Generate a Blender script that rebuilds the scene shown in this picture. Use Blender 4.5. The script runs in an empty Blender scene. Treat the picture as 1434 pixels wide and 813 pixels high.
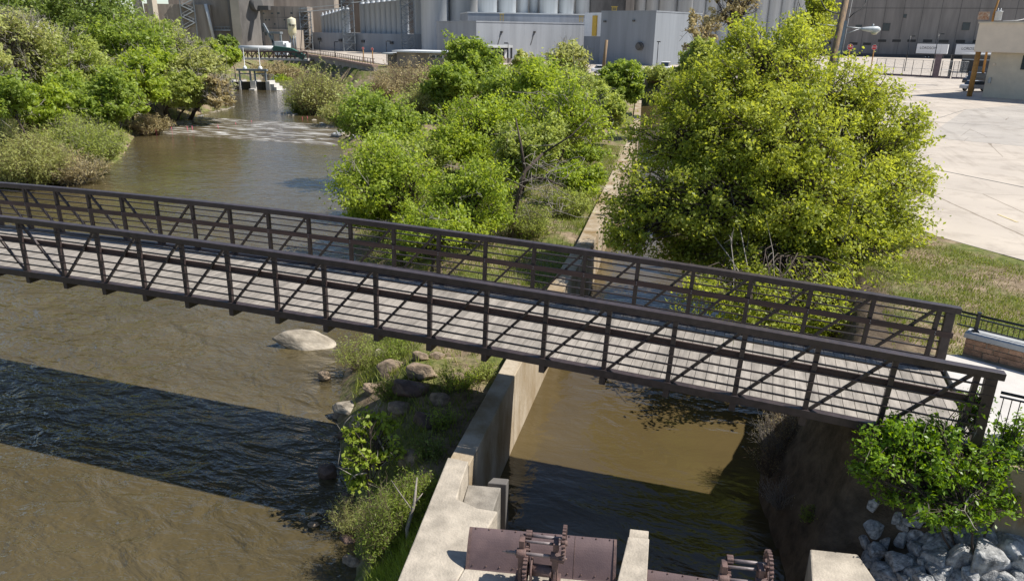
import bpy, bmesh, math, random
import numpy as np
from mathutils import Vector, Matrix, noise

rng = np.random.default_rng(7)
random.seed(7)
scene = bpy.context.scene
COL = scene.collection

# ------------------------------------------------------------------ camera
CP = np.array([18.145, -14.694, 6.669]); F = 1037.6
PITCH, YAW, ROLL = 0.336628, -0.321110, 0.015149
fw = np.array([math.sin(YAW)*math.cos(PITCH), math.cos(YAW)*math.cos(PITCH), -math.sin(PITCH)])
r0 = np.array([math.cos(YAW), -math.sin(YAW), 0.0]); u0 = np.cross(r0, fw)
cr = math.cos(ROLL)*r0 + math.sin(ROLL)*u0; cu = np.cross(cr, fw)
cam = bpy.data.cameras.new('camera'); camo = bpy.data.objects.new('camera', cam); COL.objects.link(camo)
cam.sensor_width = 36; cam.lens = F/1434*36; cam.clip_start = 0.1; cam.clip_end = 6000
camo.matrix_world = Matrix(((cr[0], cu[0], -fw[0], CP[0]), (cr[1], cu[1], -fw[1], CP[1]), (cr[2], cu[2], -fw[2], CP[2]), (0, 0, 0, 1)))
scene.camera = camo

# surveying helpers: a sight line of the photograph met with a level, a depth or the terrain
def ray(px, py): return fw + cr*(px-717)/F + cu*(406.5-py)/F
def at(px, py, z):
    d = ray(px, py); return CP + d*(z-CP[2])/d[2]
def hz(P, py):
    a = np.array([P[0], P[1], 0.0]) - CP; k = (406.5-py)/F
    return (k*(fw@a) - cu@a)/(cu[2]-k*fw[2])
def pd(px, depth, z=0.0):
    py = 43.4 + 0.01515*(px-717); d = ray(px, py); d = d/np.hypot(d[0], d[1])
    q = CP + d*depth; q[2] = z; return q
def mpp(P): return float(fw@(np.asarray(P)-CP))/F

# ------------------------------------------------------------------ light
TS = Vector((0.74, 0.246, 1.0)).normalized()
sun = bpy.data.lights.new('sun', 'SUN'); sun.energy = 4.8; sun.angle = math.radians(0.53); sun.color = (1.0, 0.955, 0.88)
so = bpy.data.objects.new('sun', sun); COL.objects.link(so); so.rotation_euler = TS.to_track_quat('Z', 'Y').to_euler(); so.location = (60, 20, 80)
world = bpy.data.worlds.new('World'); scene.world = world; world.use_nodes = True
nt = world.node_tree; bg = nt.nodes['Background']
sky = nt.nodes.new('ShaderNodeTexSky'); sky.sky_type = 'NISHITA'; sky.sun_disc = False
sky.sun_elevation = math.asin(TS.z); sky.sun_rotation = math.atan2(TS.x, TS.y)
sky.air_density = 1.0; sky.dust_density = 1.0; sky.ozone_density = 1.0; sky.altitude = 1700
nt.links.new(sky.outputs[0], bg.inputs[0]); bg.inputs[1].default_value = 0.097
scene.view_settings.view_transform = 'Standard'; scene.view_settings.look = 'None'
scene.view_settings.exposure = 0.45; scene.view_settings.gamma = 1.0; scene.view_settings.use_curve_mapping = False
scene.render.engine = 'CYCLES'
scene.cycles.max_bounces = 6; scene.cycles.diffuse_bounces = 3; scene.cycles.glossy_bounces = 3; scene.cycles.transmission_bounces = 3
scene.cycles.transparent_max_bounces = 4; scene.cycles.caustics_reflective = False; scene.cycles.caustics_refractive = False
scene.cycles.use_denoising = True

# ------------------------------------------------------------------ materials
def mat(name, c, rough=0.75, var=0.25, scale=3.0, c2=None, bump=0.15, bscale=25.0, metallic=0.0, stretch=(1, 1, 1), spec=0.5,
        isl=0.0, thresh=(0.35, 0.65)):
    m = bpy.data.materials.new(name); m.use_nodes = True
    n = m.node_tree.nodes; L = m.node_tree.links; b = n['Principled BSDF']
    b.inputs['Roughness'].default_value = rough; b.inputs['Metallic'].default_value = metallic
    b.inputs['Specular IOR Level'].default_value = spec
    tc = n.new('ShaderNodeTexCoord'); mp = n.new('ShaderNodeMapping'); mp.inputs['Scale'].default_value = stretch
    L.new(tc.outputs['Object'], mp.inputs[0])
    nz = n.new('ShaderNodeTexNoise'); nz.inputs['Scale'].default_value = scale; nz.inputs['Detail'].default_value = 7; nz.inputs['Roughness'].default_value = 0.62
    L.new(mp.outputs[0], nz.inputs['Vector'])
    rp = n.new('ShaderNodeValToRGB'); L.new(nz.outputs[0], rp.inputs[0])
    c2 = c2 or tuple(x*(1-var) for x in c); c1 = tuple(min(1, x*(1+var*0.5)) for x in c) if var else c
    rp.color_ramp.elements[0].position = thresh[0]; rp.color_ramp.elements[1].position = thresh[1]
    rp.color_ramp.elements[0].color = (*c2, 1); rp.color_ramp.elements[1].color = (*c1, 1)
    out = rp.outputs[0]
    if isl:
        g = n.new('ShaderNodeNewGeometry'); hs = n.new('ShaderNodeHueSaturation')
        mr = n.new('ShaderNodeMapRange'); mr.inputs[3].default_value = 1-isl; mr.inputs[4].default_value = 1+isl
        L.new(g.outputs['Random Per Island'], mr.inputs[0]); L.new(mr.outputs[0], hs.inputs['Value']); L.new(out, hs.inputs['Color']); out = hs.outputs[0]
    L.new(out, b.inputs['Base Color'])
    if bump:
        n2 = n.new('ShaderNodeTexNoise'); n2.inputs['Scale'].default_value = bscale; n2.inputs['Detail'].default_value = 5
        L.new(mp.outputs[0], n2.inputs['Vector'])
        bp = n.new('ShaderNodeBump'); bp.inputs['Strength'].default_value = bump; bp.inputs['Distance'].default_value = 0.05
        L.new(n2.outputs[0], bp.inputs['Height']); L.new(bp.outputs[0], b.inputs['Normal'])
    return m

def leafmat(name, c, c2, trans=0.35, hue=0.03, rough=0.5):
    m = bpy.data.materials.new(name); m.use_nodes = True
    n = m.node_tree.nodes; L = m.node_tree.links; b = n['Principled BSDF']; out = n['Material Output']
    g = n.new('ShaderNodeNewGeometry'); rp = n.new('ShaderNodeValToRGB')
    rp.color_ramp.elements[0].color = (*c2, 1); rp.color_ramp.elements[1].color = (*c, 1)
    tc = n.new('ShaderNodeTexCoord'); nz = n.new('ShaderNodeTexNoise'); nz.inputs['Scale'].default_value = 0.55; nz.inputs['Detail'].default_value = 2
    L.new(tc.outputs['Object'], nz.inputs['Vector'])
    ad = n.new('ShaderNodeMath'); ad.operation = 'MULTIPLY_ADD'; ad.inputs[1].default_value = 0.55
    sb = n.new('ShaderNodeMath'); sb.operation = 'MULTIPLY_ADD'; sb.inputs[1].default_value = 1.6; sb.inputs[2].default_value = -0.55
    L.new(nz.outputs[0], sb.inputs[0]); L.new(g.outputs['Random Per Island'], ad.inputs[0]); L.new(sb.outputs[0], ad.inputs[2])
    L.new(ad.outputs[0], rp.inputs[0]); L.new(rp.outputs[0], b.inputs['Base Color'])
    b.inputs['Roughness'].default_value = rough; b.inputs['Specular IOR Level'].default_value = 0.35
    t = n.new('ShaderNodeBsdfTranslucent'); hs = n.new('ShaderNodeHueSaturation'); hs.inputs['Hue'].default_value = 0.49; hs.inputs['Saturation'].default_value = 1.1; hs.inputs['Value'].default_value = 1.6
    L.new(rp.outputs[0], hs.inputs['Color']); L.new(hs.outputs[0], t.inputs[0])
    mx = n.new('ShaderNodeMixShader'); mx.inputs[0].default_value = trans
    L.new(b.outputs[0], mx.inputs[1]); L.new(t.outputs[0], mx.inputs[2]); L.new(mx.outputs[0], out.inputs[0])
    return m

M = {}
M['steel'] = mat('weathered_brown_steel', (0.052, 0.037, 0.035), 0.40, 0.35, 6, bump=0.05, bscale=80)
M['board'] = mat('brown_composite_board', (0.085, 0.05, 0.04), 0.65, 0.35, 5, bump=0.08, stretch=(0.3, 3, 3), isl=0.2)
M['plank'] = mat('greyed_deck_plank', (0.30, 0.268, 0.23), 0.88, 0.32, 2.0, bump=0.2, bscale=18, stretch=(4, 0.6, 4), isl=0.14)
M['concrete'] = mat('old_concrete', (0.44, 0.385, 0.31), 0.9, 0.35, 1.6, bump=0.35, bscale=22)
M['concrete_wall'] = mat('stained_concrete_wall', (0.40, 0.34, 0.26), 0.9, 0.3, 0.8, c2=(0.22, 0.145, 0.06), bump=0.4, bscale=12, stretch=(1, 1, 0.45))
M['step'] = mat('grimy_grey_concrete', (0.27, 0.245, 0.21), 0.9, 0.3, 2.5, c2=(0.15, 0.135, 0.115), bump=0.3)
M['pale_concrete'] = mat('pale_concrete', (0.56, 0.53, 0.49), 0.9, 0.12, 1.3, bump=0.12, bscale=30)
M['rust'] = mat('rusted_iron', (0.15, 0.09, 0.075), 0.7, 0.35, 5, c2=(0.075, 0.048, 0.045), bump=0.2, bscale=40)
M['gate_plate'] = mat('rusty_gate_plate', (0.135, 0.088, 0.085), 0.62, 0.2, 2.2, c2=(0.098, 0.064, 0.066), bump=0.12, bscale=50)
M['shaft'] = mat('greased_grey_shaft', (0.22, 0.18, 0.175), 0.45, 0.35, 9, bump=0.08)
M['black_metal'] = mat('black_painted_metal', (0.014, 0.015, 0.018), 0.35, 0.1, 5, bump=0.0)
M['cap'] = mat('grey_cap_stone', (0.38, 0.39, 0.39), 0.8, 0.15, 4, bump=0.15)
M['mortar'] = mat('tan_mortar', (0.42, 0.35, 0.26), 0.9, 0.15, 9, bump=0.2)
M['sandstone'] = mat('red_sandstone', (0.36, 0.21, 0.13), 0.9, 0.3, 7, bump=0.5, bscale=18, isl=0.22)
M['riprap'] = mat('blue_grey_granite', (0.50, 0.495, 0.48), 0.78, 0.2, 2.6, c2=(0.11, 0.115, 0.12), bump=0.7, bscale=9, isl=0.3, thresh=(0.36, 0.68))
M['riverrock'] = mat('tan_river_rock', (0.36, 0.27, 0.19), 0.9, 0.3, 2.4, c2=(0.16, 0.12, 0.085), bump=0.6, bscale=9)
M['palerock'] = mat('pale_river_rock', (0.40, 0.35, 0.28), 0.88, 0.35, 2.0, c2=(0.2, 0.17, 0.13), bump=0.6, bscale=8)
M['darkrock'] = mat('dark_wet_rock', (0.13, 0.08, 0.06), 0.6, 0.35, 2.2, bump=0.6, bscale=9)
M['bark'] = mat('dark_bark', (0.075, 0.055, 0.042), 0.9, 0.4, 6, bump=0.5, bscale=20, stretch=(1, 1, 0.25))
M['greybark'] = mat('grey_dead_wood', (0.30, 0.265, 0.225), 0.9, 0.35, 5, bump=0.2)
M['driedbark'] = mat('dry_brown_twigs', (0.20, 0.145, 0.10), 0.9, 0.35, 5, bump=0.1)
M['wood_pole'] = mat('weathered_pole_wood', (0.28, 0.18, 0.09), 0.85, 0.4, 3, c2=(0.13, 0.10, 0.08), bump=0.3, stretch=(3, 3, 0.25))
M['ochre_pole'] = mat('ochre_pole', (0.40, 0.20, 0.05), 0.75, 0.25, 4, bump=0.1)
M['galv'] = mat('galvanised_grey', (0.40, 0.42, 0.43), 0.5, 0.15, 4, metallic=0.2, bump=0.03)
M['lamp_grey'] = mat('pale_lamp_shell', (0.50, 0.53, 0.54), 0.45, 0.1, 4, bump=0.0)
M['lamp_lens'] = mat('cream_lamp_lens', (0.62, 0.58, 0.44), 0.25, 0.05, 4, bump=0.0)
M['blue_conduit'] = mat('blue_grey_conduit', (0.11, 0.145, 0.175), 0.6, 0.2, 4, bump=0.05)
M['wire'] = mat('black_cable', (0.02, 0.02, 0.022), 0.6, 0.1, 5, bump=0)
M['white_wire'] = mat('pale_cable', (0.5, 0.5, 0.5), 0.6, 0.1, 5, bump=0)
M['tan_wall'] = mat('tan_stucco', (0.74, 0.63, 0.50), 0.9, 0.06, 0.8, bump=0.1, bscale=12)
M['tan_dark'] = mat('beige_stucco', (0.62, 0.55, 0.43), 0.9, 0.1, 0.8, bump=0.1, bscale=12)
M['white'] = mat('white_paint', (0.75, 0.76, 0.77), 0.5, 0.06, 2, bump=0.02)
M['offwhite'] = mat('dusty_white_metal', (0.58, 0.59, 0.58), 0.5, 0.12, 0.5, bump=0.02)
M['silo'] = mat('blue_grey_silo_metal', (0.47, 0.50, 0.53), 0.5, 0.16, 0.7, bump=0.04, bscale=6, stretch=(1, 1, 0.05))
M['grey_clad'] = mat('grey_cladding', (0.31, 0.325, 0.35), 0.7, 0.16, 0.5, bump=0.0, stretch=(1, 1, 0.06))
M['grey_clad_dark'] = mat('darker_grey_cladding', (0.24, 0.26, 0.285), 0.7, 0.16, 0.5, bump=0.0, stretch=(1, 1, 0.06))
M['brewery'] = mat('aged_grey_brown_concrete', (0.35, 0.30, 0.25), 0.9, 0.2, 0.3, c2=(0.22, 0.185, 0.155), bump=0.1, bscale=2, stretch=(1, 1, 0.12))
M['brewery_light'] = mat('pale_tan_concrete', (0.47, 0.41, 0.33), 0.9, 0.15, 0.15, bump=0.1, bscale=2)
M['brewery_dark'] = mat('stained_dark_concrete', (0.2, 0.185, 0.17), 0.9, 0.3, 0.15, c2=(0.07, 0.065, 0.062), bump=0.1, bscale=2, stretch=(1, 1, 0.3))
M['dark_long'] = mat('dark_grey_panel_concrete', (0.235, 0.22, 0.205), 0.9, 0.25, 0.35, bump=0.1, bscale=2, stretch=(1, 1, 0.12))
M['dark_seam'] = mat('panel_joint', (0.10, 0.098, 0.095), 0.9, 0.1, 2, bump=0)
M['opening'] = mat('dark_opening', (0.012, 0.013, 0.016), 0.4, 0.1, 3, bump=0)
M['glass'] = mat('dark_window_glass', (0.03, 0.045, 0.06), 0.12, 0.2, 0.5, bump=0)
M['yellow'] = mat('yellow_safety_paint', (0.62, 0.40, 0.05), 0.6, 0.1, 2, bump=0)
M['cream'] = mat('cream_tank_paint', (0.62, 0.54, 0.30), 0.6, 0.25, 0.8, c2=(0.6, 0.58, 0.5), bump=0)
M['lattice'] = mat('blue_grey_steelwork', (0.20, 0.225, 0.245), 0.55, 0.2, 1, bump=0)
M['green_metal'] = mat('dark_green_metal', (0.035, 0.11, 0.08), 0.55, 0.2, 1, bump=0)
M['red'] = mat('red_sign_paint', (0.55, 0.03, 0.03), 0.5, 0.1, 3, bump=0)
M['pink'] = mat('pink_ribbon', (0.75, 0.12, 0.22), 0.7, 0.1, 3, bump=0)
M['rail_red'] = mat('faded_red_rail', (0.40, 0.27, 0.21), 0.8, 0.25, 1, bump=0)
M['brownpost'] = mat('mauve_post', (0.16, 0.12, 0.13), 0.8, 0.2, 2, bump=0)
M['rust_box'] = mat('rust_streaked_box', (0.44, 0.38, 0.30), 0.8, 0.3, 2, c2=(0.30, 0.12, 0.04), bump=0)
M['tyre'] = mat('black_tyre', (0.018, 0.018, 0.018), 0.9, 0.1, 4, bump=0)
M['carblack'] = mat('dark_car_paint', (0.025, 0.027, 0.03), 0.25, 0.1, 2, bump=0)
M['carsilver'] = mat('silver_car_paint', (0.42, 0.43, 0.45), 0.3, 0.05, 2, bump=0)
M['letter'] = mat('dark_lettering', (0.03, 0.035, 0.05), 0.7, 0.05, 3, bump=0)
M['letter_blue'] = mat('blue_black_graffiti_paint', (0.02, 0.03, 0.06), 0.6, 0.05, 3, bump=0)
M['letter_pale'] = mat('pale_graffiti_outline', (0.42, 0.52, 0.58), 0.6, 0.05, 3, bump=0)

M['leaf_lime'] = leafmat('lime_green_leaves', (0.44, 0.52, 0.085), (0.2, 0.28, 0.036), 0.48)
M['leaf_yellow'] = leafmat('yellow_green_leaves', (.47,.51,.09), (.21,.26,.036), 0.48)
M['leaf_green'] = leafmat('fresh_green_leaves', (0.37, 0.46, 0.09), (0.17, 0.24, 0.042), 0.47)
M['leaf_mid'] = leafmat('mid_green_leaves', (0.46, 0.52, 0.14), (0.24, 0.29, 0.07), 0.47)
M['leaf_dark'] = leafmat('dark_green_leaves', (0.27, 0.35, 0.085), (0.125, 0.175, 0.042), 0.44)
M['leaf_olive'] = leafmat('olive_willow_leaves', (0.5, 0.52, 0.19), (0.3, 0.32, 0.1), 0.43)
M['leaf_straw'] = leafmat('straw_and_olive_leaves', (0.5, 0.42, 0.23), (0.32, 0.28, 0.13), 0.4)
M['leaf_shrub'] = leafmat('bright_shrub_leaves', (0.27, 0.41, 0.04), (0.11, 0.2, 0.02), 0.42, rough=0.4)
M['grassblade'] = leafmat('grass_blades', (0.26, 0.29, 0.06), (0.14, 0.185, 0.035), 0.35)
M['drygrass'] = leafmat('dry_grass_blades', (0.40, 0.32, 0.18), (0.22, 0.19, 0.09), 0.25)

# ------------------------------------------------------------------ object plumbing
def link(o, parent=None):
    COL.objects.link(o)
    if parent is not None: o.parent = parent
    return o
def tag(o, label=None, cat=None, group=None, kind=None):
    if label: o['label'] = label
    if cat: o['category'] = cat
    if group: o['group'] = group
    if kind: o['kind'] = kind
    return o
def thing(name, label, cat, loc=(0, 0, 0), rz=0.0, group=None):
    o = bpy.data.objects.new(name, None); o.location = tuple(float(v) for v in loc); o.rotation_euler = (0, 0, rz); o.empty_display_size = 0.3
    return tag(link(o), label, cat, group)
def copy_tree(o, parent=None):
    c = o.copy(); COL.objects.link(c)
    if parent is not None: c.parent = parent
    for ch in list(o.children): copy_tree(ch, c)
    return c

class MB:
    def __init__(s): s.v = []; s.f = []; s.s = []
    def add(s, vs, fs, smooth=False):
        b = len(s.v); s.v += [tuple(float(c) for c in p) for p in vs]; s.f += [tuple(i+b for i in f) for f in fs]; s.s += [smooth]*len(fs); return s
    def box(s, lo, hi):
        (a, b, c), (d, e, f) = lo, hi
        return s.add([(a,b,c),(d,b,c),(d,e,c),(a,e,c),(a,b,f),(d,b,f),(d,e,f),(a,e,f)], [(0,3,2,1),(4,5,6,7),(0,1,5,4),(1,2,6,5),(2,3,7,6),(3,0,4,7)])
    def cbox(s, c, d): return s.box([c[i]-d[i]/2 for i in range(3)], [c[i]+d[i]/2 for i in range(3)])
    def bar(s, p, q, w, h, up=(0, 0, 1), p2=None):
        p = np.array(p, float); q = np.array(q, float); d = q-p; d /= np.linalg.norm(d); up = np.array(up, float)
        sd = np.cross(d, up)
        if np.linalg.norm(sd) < 1e-4: sd = np.cross(d, (1, 0, 0))
        sd /= np.linalg.norm(sd); uu = np.cross(sd, d); a = sd*w/2; b = uu*h/2
        return s.add([p-a-b,p+a-b,p+a+b,p-a+b,q-a-b,q+a-b,q+a+b,q-a+b], [(0,3,2,1),(4,5,6,7),(0,1,5,4),(1,2,6,5),(2,3,7,6),(3,0,4,7)])
    def tube(s, pts, rad, n=6, cap=True):
        pts = [np.array(p, float) for p in pts]; m = len(pts)
        rad = [rad]*m if np.isscalar(rad) else list(rad)
        vs = []; ref = np.array((0.31, 0.17, 0.93))
        for i, p in enumerate(pts):
            d = pts[min(i+1, m-1)]-pts[max(i-1, 0)]; d = d/(np.linalg.norm(d)+1e-9)
            a = np.cross(d, ref); 
            if np.linalg.norm(a) < 0.05: a = np.cross(d, (1, 0, 0))
            a /= np.linalg.norm(a); b = np.cross(d, a)
            for k in range(n):
                t = 2*math.pi*k/n; vs.append(p + rad[i]*(a*math.cos(t)+b*math.sin(t)))
        fs = [(i*n+k, i*n+(k+1) % n, (i+1)*n+(k+1) % n, (i+1)*n+k) for i in range(m-1) for k in range(n)]
        s.add(vs, fs, True)
        if cap:
            b = len(s.v)-m*n
            s.f += [tuple(b+k for k in range(n))[::-1], tuple(b+(m-1)*n+k for k in range(n))]; s.s += [False, False]
        return s
    def lathe(s, prof, c=(0, 0, 0), n=24, smooth=True):
        vs = [(c[0]+r*math.cos(2*math.pi*k/n), c[1]+r*math.sin(2*math.pi*k/n), c[2]+z) for r, z in prof for k in range(n)]
        fs = [(i*n+k, i*n+(k+1) % n, (i+1)*n+(k+1) % n, (i+1)*n+k) for i in range(len(prof)-1) for k in range(n)]
        return s.add(vs, fs, smooth)
    def prism(s, poly, z0, z1):
        n = len(poly); z0 = [z0]*n if np.isscalar(z0) else z0; z1 = [z1]*n if np.isscalar(z1) else z1
        A = sum(poly[i][0]*poly[(i+1) % n][1]-poly[(i+1) % n][0]*poly[i][1] for i in range(n))
        if A < 0: poly = poly[::-1]; z0 = z0[::-1]; z1 = z1[::-1]
        vs = [(p[0], p[1], z0[i]) for i, p in enumerate(poly)]+[(p[0], p[1], z1[i]) for i, p in enumerate(poly)]
        return s.add(vs, [tuple(range(n))[::-1], tuple(range(n, 2*n))]+[(i, (i+1) % n, n+(i+1) % n, n+i) for i in range(n)])
    def build(s, name, m, parent=None, bevel=0.0):
        me = bpy.data.meshes.new(name); me.from_pydata(s.v, [], s.f); me.polygons.foreach_set('use_smooth', s.s); me.materials.append(m); me.update()
        o = link(bpy.data.objects.new(name, me), parent)
        if bevel:
            b = o.modifiers.new('bevel', 'BEVEL'); b.width = bevel; b.segments = 2; b.limit_method = 'ANGLE'
        return o

def npmesh(name, verts, faces, m, parent=None, smooth=False):
    """verts (N,3) and faces (K,3|4) straight from numpy"""
    me = bpy.data.meshes.new(name); N, K, w = len(verts), len(faces), faces.shape[1]
    me.vertices.add(N); me.vertices.foreach_set('co', np.ascontiguousarray(verts, dtype=np.float32).ravel())
    me.loops.add(K*w); me.loops.foreach_set('vertex_index', np.ascontiguousarray(faces, dtype=np.int32).ravel())
    me.polygons.add(K); me.polygons.foreach_set('loop_start', np.arange(0, K*w, w, dtype=np.int32)); me.polygons.foreach_set('loop_total', np.full(K, w, dtype=np.int32))
    if smooth: me.polygons.foreach_set('use_smooth', np.ones(K, dtype=bool))
    me.materials.append(m); me.update(calc_edges=True); me.validate()
    return link(bpy.data.objects.new(name, me), parent)

def text(name, s, size, m, mw, parent=None, extrude=0.01):
    cu_ = bpy.data.curves.new(name, 'FONT'); cu_.body = s; cu_.size = size; cu_.extrude = extrude; cu_.align_x = 'CENTER'; cu_.align_y = 'CENTER'
    t = bpy.data.objects.new(name, cu_); COL.objects.link(t)
    me = bpy.data.meshes.new_from_object(t.evaluated_get(bpy.context.evaluated_depsgraph_get())); bpy.data.objects.remove(t)
    me.name = name; me.materials.clear(); me.materials.append(m); me.transform(mw)
    return link(bpy.data.objects.new(name, me), parent)
def face_matrix(P, normal, up=(0, 0, 1)):
    n_ = Vector(normal).normalized(); x = Vector(up).cross(n_).normalized(); y = n_.cross(x)
    return Matrix(((x.x, y.x, n_.x, P[0]), (x.y, y.y, n_.y, P[1]), (x.z, y.z, n_.z, P[2]), (0, 0, 0, 1)))

# ------------------------------------------------------------------ terrain
WZ, WZ2 = -4.8, -4.15
RI = np.array([(-40, 16), (-3, 10.6), (-1.2, 9.5), (1, 7.8), (3.3, 6.3), (5.8, 5.0), (8.1, 4.3), (10.9, 3.2), (16, -0.5), (26.5, -7.0), (43.2, -17.0), (54, -24.5), (60, -27.5), (67.7, -35), (106, -58), (112, -57.5), (117, -57.5), (150, -89.5), (193, -132.5), (215, -153)])
RL = np.array([(-40, -40), (15, -36), (24.7, -35.2), (28, -31), (38, -36.8), (50, -47), (54, -47), (79, -57.2), (105, -77), (125, -86), (160, -109), (196, -139), (215, -152)])
CW = np.array([(-40, 14.1), (-3, 13.7), (-1.3, 12.85), (3.4, 12.3), (8, 12.0), (18, 11.5), (47, 7.9), (58, 6.6), (112, -2.2)])
CR = np.array([(-40, 20.5), (-3, 19.9), (0.3, 19.6), (3.3, 18.9), (7.8, 19.0), (15, 18.6), (25, 17.6), (58, 13.5), (112, 3.5)])
def ip(T, y): return np.interp(y, T[:, 0], T[:, 1])
def fbm(x, y, s, seed=0.0):
    return (np.sin(x*s*1.0+y*s*0.7+seed)+np.sin(x*s*0.6-y*s*1.3+seed*2.1+1.7)+0.6*np.sin(x*s*2.3+y*s*1.9+seed*0.7)+0.5*np.sin(-x*s*2.9+y*s*2.2+seed*1.3))/3.1
def H(x, y):
    x = np.asarray(x, float); y = np.asarray(y, float)
    xi, xl, xw, xr = ip(RI, y), ip(RL, y), ip(CW, y), ip(CR, y)
    n = fbm(x, y, 0.9)*0.18+fbm(x, y, 2.6, 3)*0.07
    wl = WZ+(WZ2-WZ)*np.clip((y-52)/6, 0, 1)
    z = np.full(x.shape, -0.95)
    far = y > 200
    # right bank and lot
    d = x-xr
    bank = -5.2+d*np.interp(y, [-2, 0, 6, 14], [3.2, 3.0, 1.9, 1.2])+n*0.8*np.clip(d, 0, 1)*np.clip(3.4-d, 0, 1)
    south = -3.8+0.16*d+0.22*np.clip(y+3, 0, 3)*np.clip(d-1.2, 0, 2)/2+n*0.6
    zr = np.minimum(bank, -0.885); zr = np.where((y < -0.1), np.minimum(zr, np.maximum(south, -5.2)), zr)
    lawn = np.clip((d-3.4)/2, 0, 1)*np.where(y > 4, n*0.25, 0)*np.clip((14-d)/6, 0, 1)
    z = np.where(lawn != 0, np.minimum(zr+lawn, -0.874), zr)
    ch = (x > xw-0.6) & (x < xr); z = np.where(ch & (y < 114), -6.0+0*x, z)
    # island
    di = x-xi
    cap = np.interp(y, [-10, -3, 3, 8, 20, 45, 80, 112, 125], [-3.4, -3.3, -3.05, -3.0, -2.8, -2.5, -1.8, -1.1, -1.0])
    zi = np.minimum(wl-0.1+di*np.interp(y, [-3, 8, 12, 40, 100], [0.85, 0.55, 0.4, 0.3, 0.3]), cap)+n*np.clip(di*1.2, 0.2, 1)*np.clip((118-y)/20, 0, 1)
    isl = (x >= xi) & (x <= xw-0.6); z = np.where(isl, zi, z)
    z = np.where((y >= 114) & (x >= xi), np.minimum(np.maximum(zi, z*0-1.0), -0.95), z)
    # river
    rv = (x < xi) & (x > xl)
    bed = wl-1.3
    edge = np.minimum(np.minimum((xi-x), (x-xl))*0.6, 1.3)
    z = np.where(rv, wl-0.1-edge, z)
    # left bank
    dl = xl-x
    zl = np.minimum(wl-0.1+dl*0.42, np.interp(y, [0, 40, 60, 110, 160], [-2.2, -1.8, -1.2, -1.2, -1.0]))+n*1.5*np.clip(dl, 0, 1)
    z = np.where(x <= xl, zl, z)
    t = np.clip((y-198)/8, 0, 1)
    return z*(1-t)+(-0.95)*t
def h1(x, y): return float(H(np.array([x]), np.array([y]))[0])
def hit(px, py, off=0.0):
    d = ray(px, py); t = 4.0
    for _ in range(4000):
        q = CP+d*t
        if q[2] <= h1(q[0], q[1])+off: return q
        t *= 1.004
    return q

def axis(segs):
    out = []
    for a, b, st in segs: out += list(np.arange(a, b, st))
    return np.array(out+[segs[-1][1]])
gx = axis([(-700, -200, 50), (-200, -60, 4), (-60, -12, 1.2), (-12, 2, 0.6), (2, 32, 0.26), (32, 60, 2), (60, 200, 12), (200, 900, 70)])
gy = axis([(-60, -12, 4), (-12, 24, 0.28), (24, 70, 0.8), (70, 130, 1.6), (130, 220, 4), (220, 400, 15), (400, 1600, 100)])
X, Y = np.meshgrid(gx, gy); Z = H(X, Y)
V = np.stack([X, Y, Z], -1).reshape(-1, 3); nx, ny = len(gx), len(gy)
ii = (np.arange(ny-1)[:, None]*nx+np.arange(nx-1)[None, :]).ravel()
Fq = np.stack([ii, ii+1, ii+1+nx, ii+nx], -1)

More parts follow.
